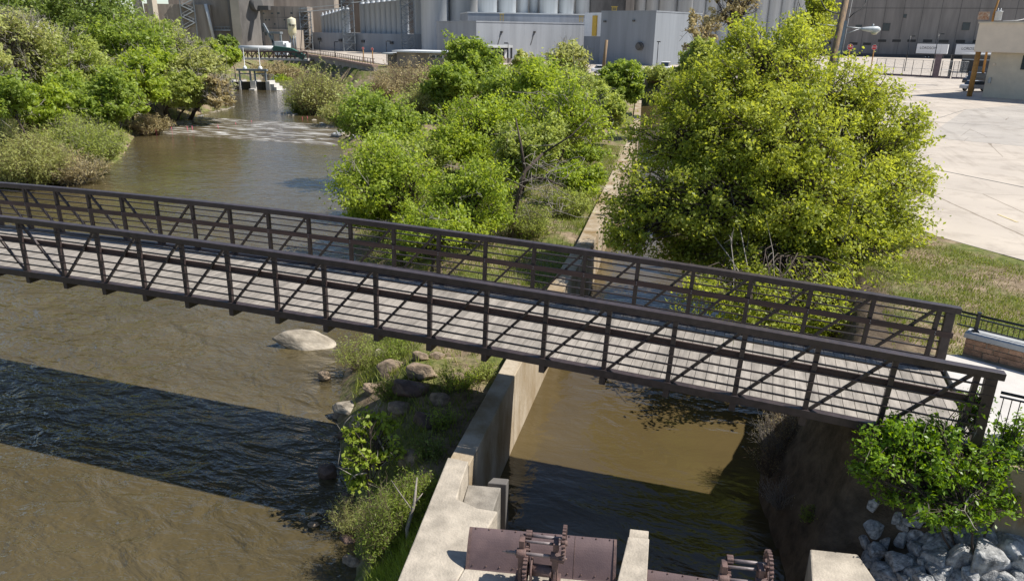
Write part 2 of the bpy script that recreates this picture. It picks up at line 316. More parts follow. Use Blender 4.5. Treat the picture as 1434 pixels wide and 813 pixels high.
def ground_material():
    m = bpy.data.materials.new('bank_earth_and_turf'); m.use_nodes = True
    n = m.node_tree.nodes; L = m.node_tree.links; b = n['Principled BSDF']; b.inputs['Roughness'].default_value = 0.95; b.inputs['Specular IOR Level'].default_value = 0.2
    tc = n.new('ShaderNodeTexCoord')
    def nz(s, d=6):
        t = n.new('ShaderNodeTexNoise'); t.inputs['Scale'].default_value = s; t.inputs['Detail'].default_value = d; t.inputs['Roughness'].default_value = 0.65; L.new(tc.outputs['Object'], t.inputs[0]); return t
    def ramp(src, els):
        r = n.new('ShaderNodeValToRGB'); L.new(src, r.inputs[0])
        while len(r.color_ramp.elements) < len(els): r.color_ramp.elements.new(0.5)
        for e, (p, c) in zip(r.color_ramp.elements, els): e.position = p; e.color = (*c, 1)
        return r
    a = ramp(nz(2.6).outputs[0], [(0.3, (0.12, 0.085, 0.055)), (0.5, (0.25, 0.19, 0.125)), (0.7, (0.40, 0.31, 0.21))])
    g = ramp(nz(3.4).outputs[0], [(0.3, (0.07, 0.095, 0.022)), (0.55, (0.15, 0.165, 0.045)), (0.72, (0.27, 0.235, 0.10))])
    mk = ramp(nz(0.42).outputs[0], [(0.44, (0, 0, 0)), (0.56, (1, 1, 1))])
    mx = n.new('ShaderNodeMixRGB'); L.new(mk.outputs[0], mx.inputs[0]); L.new(a.outputs[0], mx.inputs[1]); L.new(g.outputs[0], mx.inputs[2])
    sx = n.new('ShaderNodeSeparateXYZ'); L.new(tc.outputs['Object'], sx.inputs[0])
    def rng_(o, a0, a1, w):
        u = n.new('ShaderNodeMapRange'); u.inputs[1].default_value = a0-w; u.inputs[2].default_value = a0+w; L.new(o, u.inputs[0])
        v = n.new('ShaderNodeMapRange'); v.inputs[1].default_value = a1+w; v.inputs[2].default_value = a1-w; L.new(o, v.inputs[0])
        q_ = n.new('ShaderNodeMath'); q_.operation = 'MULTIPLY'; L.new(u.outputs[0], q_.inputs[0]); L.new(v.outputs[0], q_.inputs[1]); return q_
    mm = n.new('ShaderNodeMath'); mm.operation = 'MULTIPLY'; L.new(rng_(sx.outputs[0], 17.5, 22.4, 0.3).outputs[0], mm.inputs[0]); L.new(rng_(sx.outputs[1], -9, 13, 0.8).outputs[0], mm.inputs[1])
    dk = ramp(nz(2.2).outputs[0], [(0.3, (0.045, 0.033, 0.022)), (0.7, (0.16, 0.12, 0.08))])  # dark bank soil; the shade under the bridge is put into its colour
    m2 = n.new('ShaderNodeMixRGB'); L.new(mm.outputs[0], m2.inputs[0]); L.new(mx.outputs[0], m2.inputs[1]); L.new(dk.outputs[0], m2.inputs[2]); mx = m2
    L.new(mx.outputs[0], b.inputs['Base Color'])
    bp = n.new('ShaderNodeBump'); bp.inputs['Strength'].default_value = 0.6; bp.inputs['Distance'].default_value = 0.12
    L.new(nz(7, 8).outputs[0], bp.inputs['Height']); L.new(bp.outputs[0], b.inputs['Normal'])
    return m
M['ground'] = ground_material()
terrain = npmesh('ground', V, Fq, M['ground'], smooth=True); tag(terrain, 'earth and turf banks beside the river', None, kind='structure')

# ------------------------------------------------------------------ water
def water_material(name, c, c2, wscale, strength, rough=0.07, foam=None, stretch=(0.55, 1.0, 1.0), rot=0.5, calm=None):
    m = bpy.data.materials.new(name); m.use_nodes = True
    n = m.node_tree.nodes; L = m.node_tree.links; b = n['Principled BSDF']; b.inputs['Roughness'].default_value = rough; b.inputs['IOR'].default_value = 1.4
    tc = n.new('ShaderNodeTexCoord'); mp = n.new('ShaderNodeMapping'); mp.inputs['Scale'].default_value = stretch; mp.inputs['Rotation'].default_value = (0, 0, rot); L.new(tc.outputs['Object'], mp.inputs[0])
    def nz(s, d, dist=0.0, src=mp):
        t = n.new('ShaderNodeTexNoise'); t.inputs['Scale'].default_value = s; t.inputs['Detail'].default_value = d; t.inputs['Distortion'].default_value = dist; L.new(src.outputs[0], t.inputs[0]); return t
    big = nz(0.25, 3); rp = n.new('ShaderNodeValToRGB'); L.new(big.outputs[0], rp.inputs[0])
    rp.color_ramp.elements[0].position = 0.3; rp.color_ramp.elements[0].color = (*c2, 1); rp.color_ramp.elements[1].position = 0.7; rp.color_ramp.elements[1].color = (*c, 1)
    col = rp.outputs[0]
    if foam:
        fz = nz(foam[0], 8, 1.2); fr = n.new('ShaderNodeValToRGB'); L.new(fz.outputs[0], fr.inputs[0])
        fr.color_ramp.elements[0].position = foam[1]; fr.color_ramp.elements[1].position = foam[1]+0.2
        mx = n.new('ShaderNodeMixRGB'); L.new(fr.outputs[0], mx.inputs[0]); L.new(col, mx.inputs[1]); mx.inputs[2].default_value = (0.62, 0.61, 0.58, 1); col = mx.outputs[0]
        rr = n.new('ShaderNodeMapRange'); rr.inputs[3].default_value = rough; rr.inputs[4].default_value = 0.7; L.new(fr.outputs[0], rr.inputs[0]); L.new(rr.outputs[0], b.inputs['Roughness'])
    L.new(col, b.inputs['Base Color'])
    w1 = nz(wscale, 4, 0.8); w2 = nz(wscale*3.1, 3, 0.4)
    ad = n.new('ShaderNodeMath'); ad.operation = 'MULTIPLY_ADD'; ad.inputs[1].default_value = 0.35; L.new(w2.outputs[0], ad.inputs[0]); L.new(w1.outputs[0], ad.inputs[2])
    bp = n.new('ShaderNodeBump'); bp.inputs['Strength'].default_value = strength; bp.inputs['Distance'].default_value = 0.3
    L.new(ad.outputs[0], bp.inputs['Height']); L.new(bp.outputs[0], b.inputs['Normal'])
    if calm:
        sx = n.new('ShaderNodeSeparateXYZ'); L.new(tc.outputs['Object'], sx.inputs[0]); mr = n.new('ShaderNodeMapRange'); mr.inputs[1].default_value = calm[0]; mr.inputs[2].default_value = calm[1]; mr.inputs[3].default_value = strength; mr.inputs[4].default_value = calm[2]
        L.new(sx.outputs[1], mr.inputs[0]); L.new(mr.outputs[0], bp.inputs['Strength'])
    return m
M['river'] = water_material('murky_river_water', (0.102, 0.080, 0.040), (0.076, 0.060, 0.030), 1.05, 1.0, calm=(6, 30, 0.3))
M['rapid'] = water_material('white_rapid_water', (0.15, 0.12, 0.08), (0.12, 0.095, 0.06), 1.6, 0.9, 0.12, foam=(1.5, 0.5), stretch=(0.2, 1.25, 1), rot=0.3)
M['channel'] = water_material('murky_channel_water', (0.10, 0.073, 0.031), (0.076, 0.055, 0.024), 0.9, 0.25, 0.05)
def ribbon(name, ys, fa, fb, zf, m, label, nxs=12):
    vs = []
    for y in ys:
        a, b = fa(y), fb(y)
        for k in range(nxs+1): vs.append((a+(b-a)*k/nxs, y, zf(y)))
    w = nxs+1; fs = np.array([(i*w+k, i*w+k+1, (i+1)*w+k+1, (i+1)*w+k) for i in range(len(ys)-1) for k in range(nxs)])
    return tag(npmesh(name, np.array(vs), fs, m, smooth=True), label, None, kind='structure')
xl_ = lambda y: float(ip(RL, y))-3; xi_ = lambda y: float(ip(RI, y))+2.5
ribbon('river_water', [-60]+list(np.arange(-50, 50.5, 4))+[52.6], xl_, xi_, lambda y: WZ, M['river'], 'murky brown river below the weir')
ribbon('rapids_water', list(np.arange(52.6, 63.2, 0.5)), xl_, xi_, lambda y: WZ+(WZ2-WZ)*min(1, max(0, (y-52.6)/6.5))+0.03*math.sin(y*4), M['rapid'], 'foaming rapids over the low weir')
ribbon('upstream_water', [63.1]+list(np.arange(66, 212, 4)), xl_, xi_, lambda y: WZ2+0.004, M['river'], 'river pool above the weir')
ribbon('channel_water', list(np.arange(-40, 118, 4)), lambda y: float(ip(CW, y))-0.5, lambda y: float(ip(CR, y))+1.0, lambda y: WZ+0.03, M['channel'], 'murky water in the concrete side channel')

# ------------------------------------------------------------------ lot, street, path
lotpoly = [(160, -20), (36, 5), (30.5, 12), (27.6, 15.4), (25.2, 18.1), (22.5, 24), (20.5, 45), (17, 75), (11, 105), (6, 122), (-20, 124), (-50, 131), (-60, 136), (-90, 168), (-128, 206), (-200, 215), (-200, 420), (300, 420), (300, -20)]
def paving(name, c, c2, crack):
    m = mat(name, c, 0.92, 0.12, 0.16, c2=c2, bump=0.12, bscale=7); n = m.node_tree.nodes; L = m.node_tree.links; b = n['Principled BSDF']
    base = b.inputs['Base Color'].links[0].from_socket; tc = next(x for x in n if x.type == 'TEX_COORD')
    def mul(src, fac_socket, dark):
        x = n.new('ShaderNodeMixRGB'); x.blend_type = 'MULTIPLY'; L.new(fac_socket, x.inputs[0]); L.new(src, x.inputs[1]); x.inputs[2].default_value = (*dark, 1); return x.outputs[0]
    st = n.new('ShaderNodeTexNoise'); st.inputs['Scale'].default_value = 0.55; st.inputs['Detail'].default_value = 9; st.inputs['Roughness'].default_value = 0.7; L.new(tc.outputs['Object'], st.inputs[0])
    r1 = n.new('ShaderNodeMapRange'); r1.inputs[1].default_value = 0.5; r1.inputs[2].default_value = 0.72; L.new(st.outputs[0], r1.inputs[0]); o = mul(base, r1.outputs[0], (0.70, 0.68, 0.66))
    mp = n.new('ShaderNodeMapping'); mp.inputs['Scale'].default_value = (0.35, 0.03, 1); mp.inputs['Rotation'].default_value = (0, 0, 0.9); L.new(tc.outputs['Object'], mp.inputs[0])
    ty = n.new('ShaderNodeTexNoise'); ty.inputs['Scale'].default_value = 3.0; ty.inputs['Detail'].default_value = 4; L.new(mp.outputs[0], ty.inputs[0])
    r2 = n.new('ShaderNodeMapRange'); r2.inputs[1].default_value = 0.56; r2.inputs[2].default_value = 0.66; r2.inputs[4].default_value = 0.7; L.new(ty.outputs[0], r2.inputs[0]); o = mul(o, r2.outputs[0], (0.80, 0.785, 0.77))
    vo = n.new('ShaderNodeTexVoronoi'); vo.feature = 'DISTANCE_TO_EDGE'; vo.inputs['Scale'].default_value = crack
    wb = n.new('ShaderNodeMixRGB'); wb.inputs[0].default_value = 0.12; L.new(tc.outputs['Object'], wb.inputs[1]); L.new(st.outputs['Color'], wb.inputs[2]); L.new(wb.outputs[0], vo.inputs['Vector'])
    r3 = n.new('ShaderNodeMapRange'); r3.inputs[1].default_value = 0.004; r3.inputs[2].default_value = 0.0015; L.new(vo.outputs['Distance'], r3.inputs[0]); o = mul(o, r3.outputs[0], (0.55, 0.52, 0.48))
    L.new(o, b.inputs['Base Color']); return m
M['lot'] = paving('sunlit_concrete_lot', (0.50, 0.435, 0.36), (0.43, 0.375, 0.315), 0.11)
tag(MB().prism(lotpoly, -1.3, -0.86).build('concrete_lot', M['lot']), 'pale concrete yard behind the trees', None, kind='structure')
M['asphalt'] = paving('worn_grey_asphalt', (0.42, 0.38, 0.33), (0.36, 0.325, 0.285), 0.2)
q = [at(*p, -0.85)[:2] for p in ((1296, 192), (1353, 153), (1440, 146), (1500, 160), (1500, 215), (1434, 205))]
tag(MB().prism([tuple(p) for p in q], -1.2, -0.852).build('asphalt_patch', M['asphalt']), 'greyer asphalt patch in the concrete yard', None, kind='structure')
seam = MB()
for a, b in (((1215, 152), (1290, 196)), ((1255, 168), (1400, 176)), ((1275, 178), (1353, 153)), ((1300, 235), (1434, 262)), ((1240, 130), (1345, 124))):  # last pair draws a long cast shadow in the joint colour
    p, q2 = at(*a, -0.847), at(*b, -0.847); seam.bar(p, q2, 0.09, 0.006)
M['seamline'] = mat('joint_and_shadow_tone', (0.25, 0.235, 0.21), 0.9, 0.2, 3, bump=0)
tag(seam.build('joint_and_shadow_lines', M['seamline']), 'dark joint lines and a painted shadow line across the concrete yard', None, kind='structure')
yl = MB(); yl.bar(at(1398, 300, -0.848), at(1425, 311, -0.848), 0.12, 0.006)
tag(yl.build('road_marking', mat('faded_yellow_line', (0.62, 0.5, 0.28), 0.9, 0.2, 2, bump=0)), 'faded yellow line on the concrete yard', None, kind='structure')
path = MB().prism([(22.86, 0.42), (23.0, 0.4), (24.3, 0.06), (36, -2.9), (36, 0.5), (27.5, 2.6), (24.6, 4.1), (23.3, 4.75), (22.86, 4.6)], -1.3, -0.72)
tag(path.build('concrete_path', M['pale_concrete'], bevel=0.01), 'pale concrete path at the end of the bridge', None, kind='structure')

# ------------------------------------------------------------------ the footbridge
PL, BW, RC, HC = 1.4, 3.78, 364.35, 1.398      # panel, width, arch radius, clear height
KN = 16
def arch(x, y, z):     # bridge coordinates -> world
    a = x/RC; return ((RC+z)*math.sin(a), y, (RC+z)*math.cos(a)-RC)
def archbar(mb, x0, x1, y0, y1, z0, z1, n):
    vs = []; fs = []
    for i in range(n+1):
        x = x0+(x1-x0)*i/n
        vs += [arch(x, y0, z0), arch(x, y1, z0), arch(x, y1, z1), arch(x, y0, z1)]
    for i in range(n):
        for k in range(4):
            a = i*4+k; b = i*4+(k+1) % 4; fs.append((a, a+4, b+4, b))
    fs += [(0, 1, 2, 3), tuple(n*4+k for k in (3, 2, 1, 0))]
    return mb.add(vs, fs)
br = thing('footbridge', 'long arched brown steel truss footbridge with pale plank deck', 'footbridge', (0, 0, 0))
XE = KN*PL+0.42
deck = MB()
x = -XE+0.03
while x < XE-0.1:
    w = 0.236; archbar(deck, x, x+w-0.011, 0.13, BW-0.14, -0.105+random.uniform(-.003, .003), -0.05+random.uniform(-.003, .003), 1); x += w
deck.build('deck', M['plank'], br)
for side, (yo, sg) in enumerate(((0.0, 1), (BW, -1))):       # near truss outer face at y=0, far truss at BW; sg points inwards
    ya, yb = sorted((yo-0.03*sg, yo+0.165*sg))
    archbar(MB(), -XE, XE, ya, yb, HC, HC+0.15, 96).build('top_chord', M['steel'], br, bevel=0.012)
    ya, yb = sorted((yo-0.028*sg, yo+0.13*sg))
    archbar(MB(), -XE, XE, ya, yb, -0.18, 0.0, 96).build('bottom_chord', M['steel'], br, bevel=0.008)
    ya, yb = sorted((yo+0.132*sg, yo+0.19*sg))
    archbar(MB(), -XE, XE, ya, yb, -0.12, -0.022, 96).build('toe_angle', M['steel'], br)
    for k in range(-KN, KN+1):
        x = k*PL; y0, y1 = sorted((yo+0.015*sg, yo+0.115*sg))
        p = archbar(MB(), x-0.05, x+0.05, y0, y1, 0.0, HC, 1).build('post', M['steel'], br, bevel=0.006)
        b = MB(); archbar(b, x-0.09, x+0.09, y0-0.005, y1+0.005, 0.001, 0.012, 1).build('weld_plate', M['steel'], p)
    for s in (-1, 1):
        y0, y1 = sorted((yo-0.012*sg, yo+0.15*sg)); xe = s*(XE-0.11)
        MB().box((arch(xe, 0, 0)[0]-0.1, y0, arch(XE, 0, -0.3)[2]), (arch(xe, 0, 0)[0]+0.1, y1, arch(xe, 0, HC+0.002)[2])).build('end_post', M['steel'], br, bevel=0.012)
    for k in range(KN):
        for s in (-1, 1):
            yc = yo+0.065*sg
            a = arch(s*(k*PL+0.09), yc, 0.01); c = arch(s*((k+1)*PL-0.09), yc, HC-0.005)
            MB().bar(a, c, 0.06, 0.065, (0, 1, 0)).build('diagonal', M['steel'], br)
    for zc in (0.215, 0.42, 0.62, 0.84, 1.05, 1.25):
        y0, y1 = sorted((yo-0.022*sg, yo+0.012*sg))
        archbar(MB(), -XE+0.1, XE-0.1, y0, y1, zc-0.016, zc+0.016, 96).build('rail', M['steel'], br)
    rb = MB()
    for k in range(-KN, KN, 3):
        y0, y1 = sorted((yo+0.118*sg, yo+0.16*sg)); e = min((k+3)*PL, XE-0.02)
        archbar(rb, max(k*PL, -XE)+0.006, e-0.006, y0, y1, 0.795, 0.935, 6)
    o = rb.build('rub_board', M['board'], br)
    bo = MB()
    for k in range(-KN, KN+1):
        for dz in (0.835, 0.895):
            c = arch(k*PL+0.02, yo+0.163*sg, dz); bo.cbox(c, (0.018, 0.012, 0.018))
    bo.build('bolts', M['galv'], o)
for k in range(-KN, KN+1):
    x = k*PL; fb = MB()
    archbar(fb, x-0.065, x+0.065, 0.0, BW, -0.365, -0.184, 1)
    fb.build('floor_beam', M['steel'], br)
st = MB()
for y in (0.9, 1.9, 2.9): archbar(st, -XE+0.1, XE-0.1, y-0.04, y+0.04, -0.184, -0.108, 48)
st.build('stringers', M['steel'], br)

# abutments
tag(MB().box((22.55, -0.25, -6), (23.2, 4.4, -1.22)).build('bridge_abutment', M['concrete_wall'], bevel=0.02), 'shaded concrete abutment under the right bridge end', 'abutment')
wl_ = thing('wing_wall', 'low concrete and sandstone wing wall behind the boulders', 'wall', (0, 0, 0))
MB().prism([(23.22, -0.3), (24.3, -0.35), (24.3, -0.1), (23.22, -0.05)], -5, -0.95).build('wall_panel', M['concrete_wall'], wl_)
MB().prism([(24.32, -0.42), (36, -3.3), (36, -3.0), (24.32, -0.1)], -5, -0.95).build('wall_core', M['mortar'], wl_)
sb = MB(); dv = np.array([11.68, -2.88]); dl_ = np.linalg.norm(dv); dv /= dl_; nv = np.array([dv[1], -dv[0]]); nv = nv if nv[1] < 0 else -nv
zc = -3.6; row = 0
while zc < -1.1:
    s_ = 0.0
    while s_ < 6:
        w = random.uniform(0.3, 0.75); p = np.array([24.34, -0.42])+dv*s_; q = p+dv*(w-0.03)
        o_ = nv*random.uniform(0.02, 0.05); sb.prism([tuple(p), tuple(q), tuple(q+o_), tuple(p+o_)], zc, zc+0.26); s_ += w
    zc += 0.285
sb.build('sandstone_facing', M['sandstone'], wl_)

# parapet wall, far side of the path, with its railing
WA, WB_ = np.array([23.45, 4.9]), np.array([28.5, 2.45]); wd = (WB_-WA)/np.linalg.norm(WB_-WA); wn = np.array([wd[1], -wd[0]]); wn = wn if wn[1] < 0 else -wn; wl2 = np.linalg.norm(WB_-WA)
pw = thing('parapet_wall', 'low sandstone wall with grey cap beside the path', 'wall', (0, 0, 0))
zt = -0.16
MB().prism([tuple(WA), tuple(WB_), tuple(WB_-wn*0.38), tuple(WA-wn*0.38)], -1.5, zt-0.13).build('core', M['mortar'], pw)
sb = MB(); zc = -0.72
for rowh in (0.17, 0.125, 0.13):
    s_ = random.uniform(-0.2, 0)
    while s_ < wl2:
        w = random.uniform(0.28, 0.62); a, b = max(s_, 0), min(s_+w-0.02, wl2)
        if b-a > 0.05:
            p, q = WA+wd*a, WA+wd*b; o_ = wn*random.uniform(0.015, 0.04); sb.prism([tuple(p), tuple(q), tuple(q+o_), tuple(p+o_)], zc, zc+rowh-0.015)
        s_ += w
    zc += rowh
sb.build('stone_facing', M['sandstone'], pw, bevel=0.006)
MB().prism([tuple(WA+wn*0.06-wd*0.05), tuple(WB_+wn*0.06), tuple(WB_-wn*0.44), tuple(WA-wn*0.44-wd*0.05)], zt-0.13, zt).build('cap', M['cap'], pw, bevel=0.012)
def railing(name, label, A, B, z0, ht, nb, posts, ball=False):
    t = thing(name, label, 'railing', (0, 0, 0)); A = np.array(A); B = np.array(B); d = (B-A)/np.linalg.norm(B-A); ln = np.linalg.norm(B-A)
    P3 = lambda s_, z: (*(A+d*s_), z)
    MB().tube([P3(0, z0+ht), P3(ln, z0+ht)], 0.03, 10).build('handrail', M['black_metal'], t)
    rl = MB(); rl.bar(P3(0, z0+ht-0.09), P3(ln, z0+ht-0.09), 0.035, 0.03); rl.bar(P3(0, z0+0.08), P3(ln, z0+0.08), 0.035, 0.03); rl.build('rails', M['black_metal'], t)
    bm = MB()
    for i in range(nb):
        s_ = (i+0.5)*ln/nb; bm.bar(P3(s_, z0+0.08), P3(s_, z0+ht-0.09), 0.014, 0.014)
    bm.build('balusters', M['black_metal'], t)
    for s_ in posts:
        p = MB(); p.bar(P3(s_, z0), P3(s_, z0+ht+0.06), 0.075, 0.075); p.bar(P3(s_, z0+ht+0.06), P3(s_, z0+ht+0.085), 0.09, 0.09); p.bar(P3(s_, z0), P3(s_, z0+0.03), 0.14, 0.14)
        p.build('post', M['black_metal'], t, bevel=0.004)
    return t
c_ = WA-wn*0.2
railing('wall_railing', 'black metal railing on the grey wall cap', c_-wd*0.3, WB_-wn*0.2, zt, 0.42, 52, (0.42, 1.75, 3.1, 4.4))
railing('path_railing', 'black metal railing on the near edge of the path', (23.0, 0.36), (29.0, -1.18), -0.98, 1.28, 46, (0.9, 2.6, 4.2))

# ------------------------------------------------------------------ divider wall, gate works
dw = thing('divider_wall', 'long pale concrete wall between the river bank and channel', 'wall', (0, 0, 0))
WL = [(12.25, -1.35), (11.78, 3.3), (11.2, 9), (10.55, 17.5), (7.15, 47), (5.9, 58), (0.5, 92)]; WW = [0.5, 0.5, 0.55, 0.75, 0.8, 0.8, 0.8]
zs = [-2.52, -2.5, -2.5, -2.5, -2.5, -2.45, -2.2]
for i in range(len(WL)-1):
    (a, b), (c, d) = WL[i], WL[i+1]; g = 0.006
    MB().prism([(a, b+g), (c, d-g), (c+WW[i+1], d-g), (a+WW[i], b+g)], -6.5, [zs[i], zs[i+1], zs[i+1], zs[i]]).build('wall_segment', M['concrete_wall'], dw, bevel=0.02)
gp = thing('gate_platform', 'pale weathered concrete platform around the rusty gate', 'platform', (0, 0, 0))
MB().prism([(12.25, -1.37), (12.75, -1.37), (12.9, -2.15), (13.05, -2.75), (13.55, -2.9), (13.98, -2.86), (13.98, -4.78), (13.98, -10), (13.9, -10), (12.98, -5.2)], -6.5, -2.4).build('left_pier', M['concrete'], gp, bevel=0.025)
MB().prism([(13.99, -4.64), (16.62, -4.1), (16.62, -10), (13.99, -10)], -3.0, -2.395).build('deck_slab', M['concrete'], gp, bevel=0.02)
MB().prism([(12.77, -1.45), (13.5, -1.3), (13.72, -2.85), (13.56, -2.88), (13.07, -2.73), (12.92, -2.13)], -6.5, -2.95).build('low_step', M['step'], gp, bevel=0.02)
MB().prism([(13.25, -1.12), (13.6, -1.05), (13.62, -1.285), (13.2, -1.36)], -6.5, -2.86).build('stained_shaded_pilaster', M['brewery_dark'], gp, bevel=0.02)  # stained concrete, with the shadow over its top put into the dark colour
tag(MB().prism([(16.64, -4.32), (17.16, -4.2), (17.16, -10), (16.64, -10)], -6.5, -2.22).prism([(16.62, -3.0), (17.0, -2.92), (17.15, -4.19), (16.66, -4.31)], -6.5, -2.22).prism([(16.56, -2.38), (16.92, -2.32), (16.985, -2.91), (16.62, -2.99)], -6.5, -2.5).build('concrete_pier', M['concrete'], bevel=0.015), 'narrow concrete pier between the two rusty gates', 'pier')

def gate(label, A, B, z0, z1, lean):
    A = np.array(A); B = np.array(B); d = (B-A)/np.linalg.norm(B-A); ln = np.linalg.norm(B-A); nb = np.array([-d[1], d[0]]); nb = nb if nb[1] > 0 else -nb
    t = thing('sluice_gate', label, 'sluice gate', (A[0], A[1], z0)); K = 12
    def P3(s_, f_, o=0.0):       # f_ runs up the bowed plate, o is the offset off its front
        y = lean*f_; z = (z1-z0)*f_+0.09*math.sin(math.pi*min(max(f_, 0), 1)); p = d*s_+nb*(y+o*0.8*-1); return np.array((p[0], p[1], z+o*0.6))
    fs = [-0.55]+[k/K for k in range(K+1)]
    def sheet(s0, s1, o0, o1):
        m = MB(); vs = [P3(a, f_, o) for f_ in fs for a, o in ((s0, o0), (s1, o0), (s1, o1), (s0, o1))]; n = len(fs)
        return m.add(vs, [(i*4+k, i*4+(k+1) % 4, (i+1)*4+(k+1) % 4, (i+1)*4+k) for i in range(n-1) for k in range(4)]+[(0, 1, 2, 3), tuple((n-1)*4+k for k in (3, 2, 1, 0))])
    pl = sheet(0, ln, -0.03, 0.0).build('plate', M['gate_plate'], t)
    for s_ in (0.0, ln-0.05): sheet(s_, s_+0.05, 0.002, 0.022).build('edge_angle', M['rust'], t)
    sheet(ln*.72, ln*.72+.012, 0.001, 0.006).build('seam', M['rust'], pl)
    rv = MB()
    for i in range(11):
        for f_ in (0.06, 0.96):
            c = P3(ln*(i+0.5)/11, f_, 0.004); rv.tube([c, c+np.array((-nb[0]*.012, -nb[1]*.012, .01))], [0.016, 0.009], 8)
    rv.build('rivets', M['rust'], pl)
    return t
gate('wide rusty bowed gate plate leaning above the platform', (14.0, -4.62), (16.6, -4.07), -2.39, -1.86, 0.46)
gA, gB = at(908, 797, -2.35), at(1015, 813, -2.35); gA = gA+(0, -0.46, 0); gB = gA+(gB-gA+(0, -.46, 0))*2.2
gate('low rusty gate plate right of the narrow pier', (gA[0], gA[1]), (gB[0], gB[1]), -2.88, -2.35, 0.46)

def gear(mb, c, R_, w, teeth, spokes=True):       # wheel with its axle along x
    n = teeth*2; vs = []; 
    for xx in (-w/2, w/2):
        for k in range(n*2):
            a = 2*math.pi*k/(n*2); rr = R_ if (k//2) % 2 == 0 else R_*0.9
            vs.append((c[0]+xx, c[1]+rr*math.cos(a), c[2]+rr*math.sin(a)))
        for k in range(n*2):
            a = 2*math.pi*k/(n*2); vs.append((c[0]+xx, c[1]+R_*0.78*math.cos(a), c[2]+R_*0.78*math.sin(a)))
    N = n*2; fs = []
    for k in range(N):
        j = (k+1) % N
        fs += [(k, j, 2*N+j, 2*N+k), (N+j, N+k, 3*N+k, 3*N+j), (j, k, N+k, N+j), (2*N+k, 2*N+j, 3*N+j, 3*N+k)]
    mb.add(vs, fs)
    for k in range(5):
        a = 2*math.pi*k/5; mb.bar(c, (c[0], c[1]+R_*0.8*math.cos(a), c[2]+R_*0.8*math.sin(a)), w*0.6, R_*0.13, (1, 0, 0))
    mb.tube([(c[0]-w, c[1], c[2]), (c[0]+w, c[1], c[2])], R_*0.16, 12)
def winch(label, loc, rz, handle=True):
    t = thing('gate_winch', label, 'winch', loc, rz)
    for xx in (-0.29, 0.29):
        f_ = MB(); f_.prism([(xx-0.05, -0.1), (xx+0.05, -0.1), (xx+0.05, 0.1), (xx-0.05, 0.1)], 0, 0.55); f_.prism([(xx-0.045, -0.02), (xx+0.045, -0.02), (xx+0.045, 0.17), (xx-0.045, 0.17)], 0.5, 0.8)
        f_.tube([(xx-0.08, -0.02, 0.56), (xx+0.08, -0.02, 0.56)], 0.085, 14); f_.box((xx-0.1, -0.2, 0), (xx+0.1, 0.2, 0.05)); f_.bar((xx, -0.18, 0.04), (xx, -0.02, 0.5), 0.05, 0.05)
        f_.build('side_frame', M['rust'], t, bevel=0.008)
    for (y, z, r_, x0, x1) in ((-0.02, 0.56, 0.03, -0.55 if handle else -0.38, 0.46), (0.1, 0.72, 0.025, -0.34, 0.36), (0.2, 0.77, 0.03, -0.22, 0.44)):
        s_ = MB(); s_.tube([(x0, y, z), (x1, y, z)], r_, 12)
        if y < 0 and handle: s_.tube([(-0.62, y, z), (-0.4, y, z)], [0.008, 0.02], 10); s_.tube([(-0.4, y, z), (-0.36, y, z)], 0.05, 12)
        s_.build('shaft', M['shaft'], t)
    g = MB(); gear(g, (0.42, 0.16, 0.72), 0.3, 0.06, 26); g.build('large_gear', M['rust'], t)
    g = MB(); gear(g, (0.40, -0.03, 0.55), 0.085, 0.09, 9); g.build('pinion', M['rust'], t)
    g = MB(); gear(g, (-0.19, 0.2, 0.78), 0.08, 0.1, 8); g.build('pinion', M['rust'], t)
    g = MB(); gear(g, (-0.2, -0.08, 0.3), 0.27, 0.07, 24); g.build('lifting_gear', M['rust'], t)
    g = MB(); gear(g, (-0.2, 0.12, 0.52), 0.15, 0.05, 16); g.build('small_gear', M['rust'], t)
    d_ = MB(); d_.tube([(-0.14, -0.06, 0.28), (0.24, -0.06, 0.28)], 0.1, 16); d_.tube([(-0.12, -0.06, 0.28), (-0.09, -0.06, 0.28)], 0.2, 20); d_.build('drum', M['rust'], t)
    return t
MB().prism([(15.0, -5.3), (15.95, -5.1), (15.88, -4.72), (14.93, -4.92)], -2.394, -2.279).build('winch_plinth', M['concrete'], gp, bevel=0.015)
def winch_at(px, py):
    q = at(px, py, -1.26); c, sn = math.cos(.18), math.sin(.18); return (q[0]-(0.42*c-0.16*sn), q[1]-(0.42*sn+0.16*c), -2.28)
w1_ = winch_at(791, 739); winch('rusty iron gate winch with long crank shaft before the wide plate', w1_, 0.18)
w2_ = winch_at(1079, 774); winch('rusty iron gate winch right of the narrow pier, only its top showing', w2_, 0.18, False)
tag(MB().prism([(17.18, w2_[1]+.1), (19.84, w2_[1]+.4), (19.84, -10), (17.18, -10)], -3.2, -2.284).build('lower_platform', M['concrete'], bevel=0.02), 'concrete slab under the right hand gate winch', 'platform')
ca, cb = at(1137, 766, -2.55), at(1212, 768, -2.55)
tag(MB().prism([(19.9, -1.75), (20.75, -1.6), (21.25, -3.0), (21.4, -10), (19.86, -10)], -6.5, -2.55).build('concrete_block', M['concrete'], bevel=0.03), 'pale concrete block beside the grey boulders', 'concrete block')

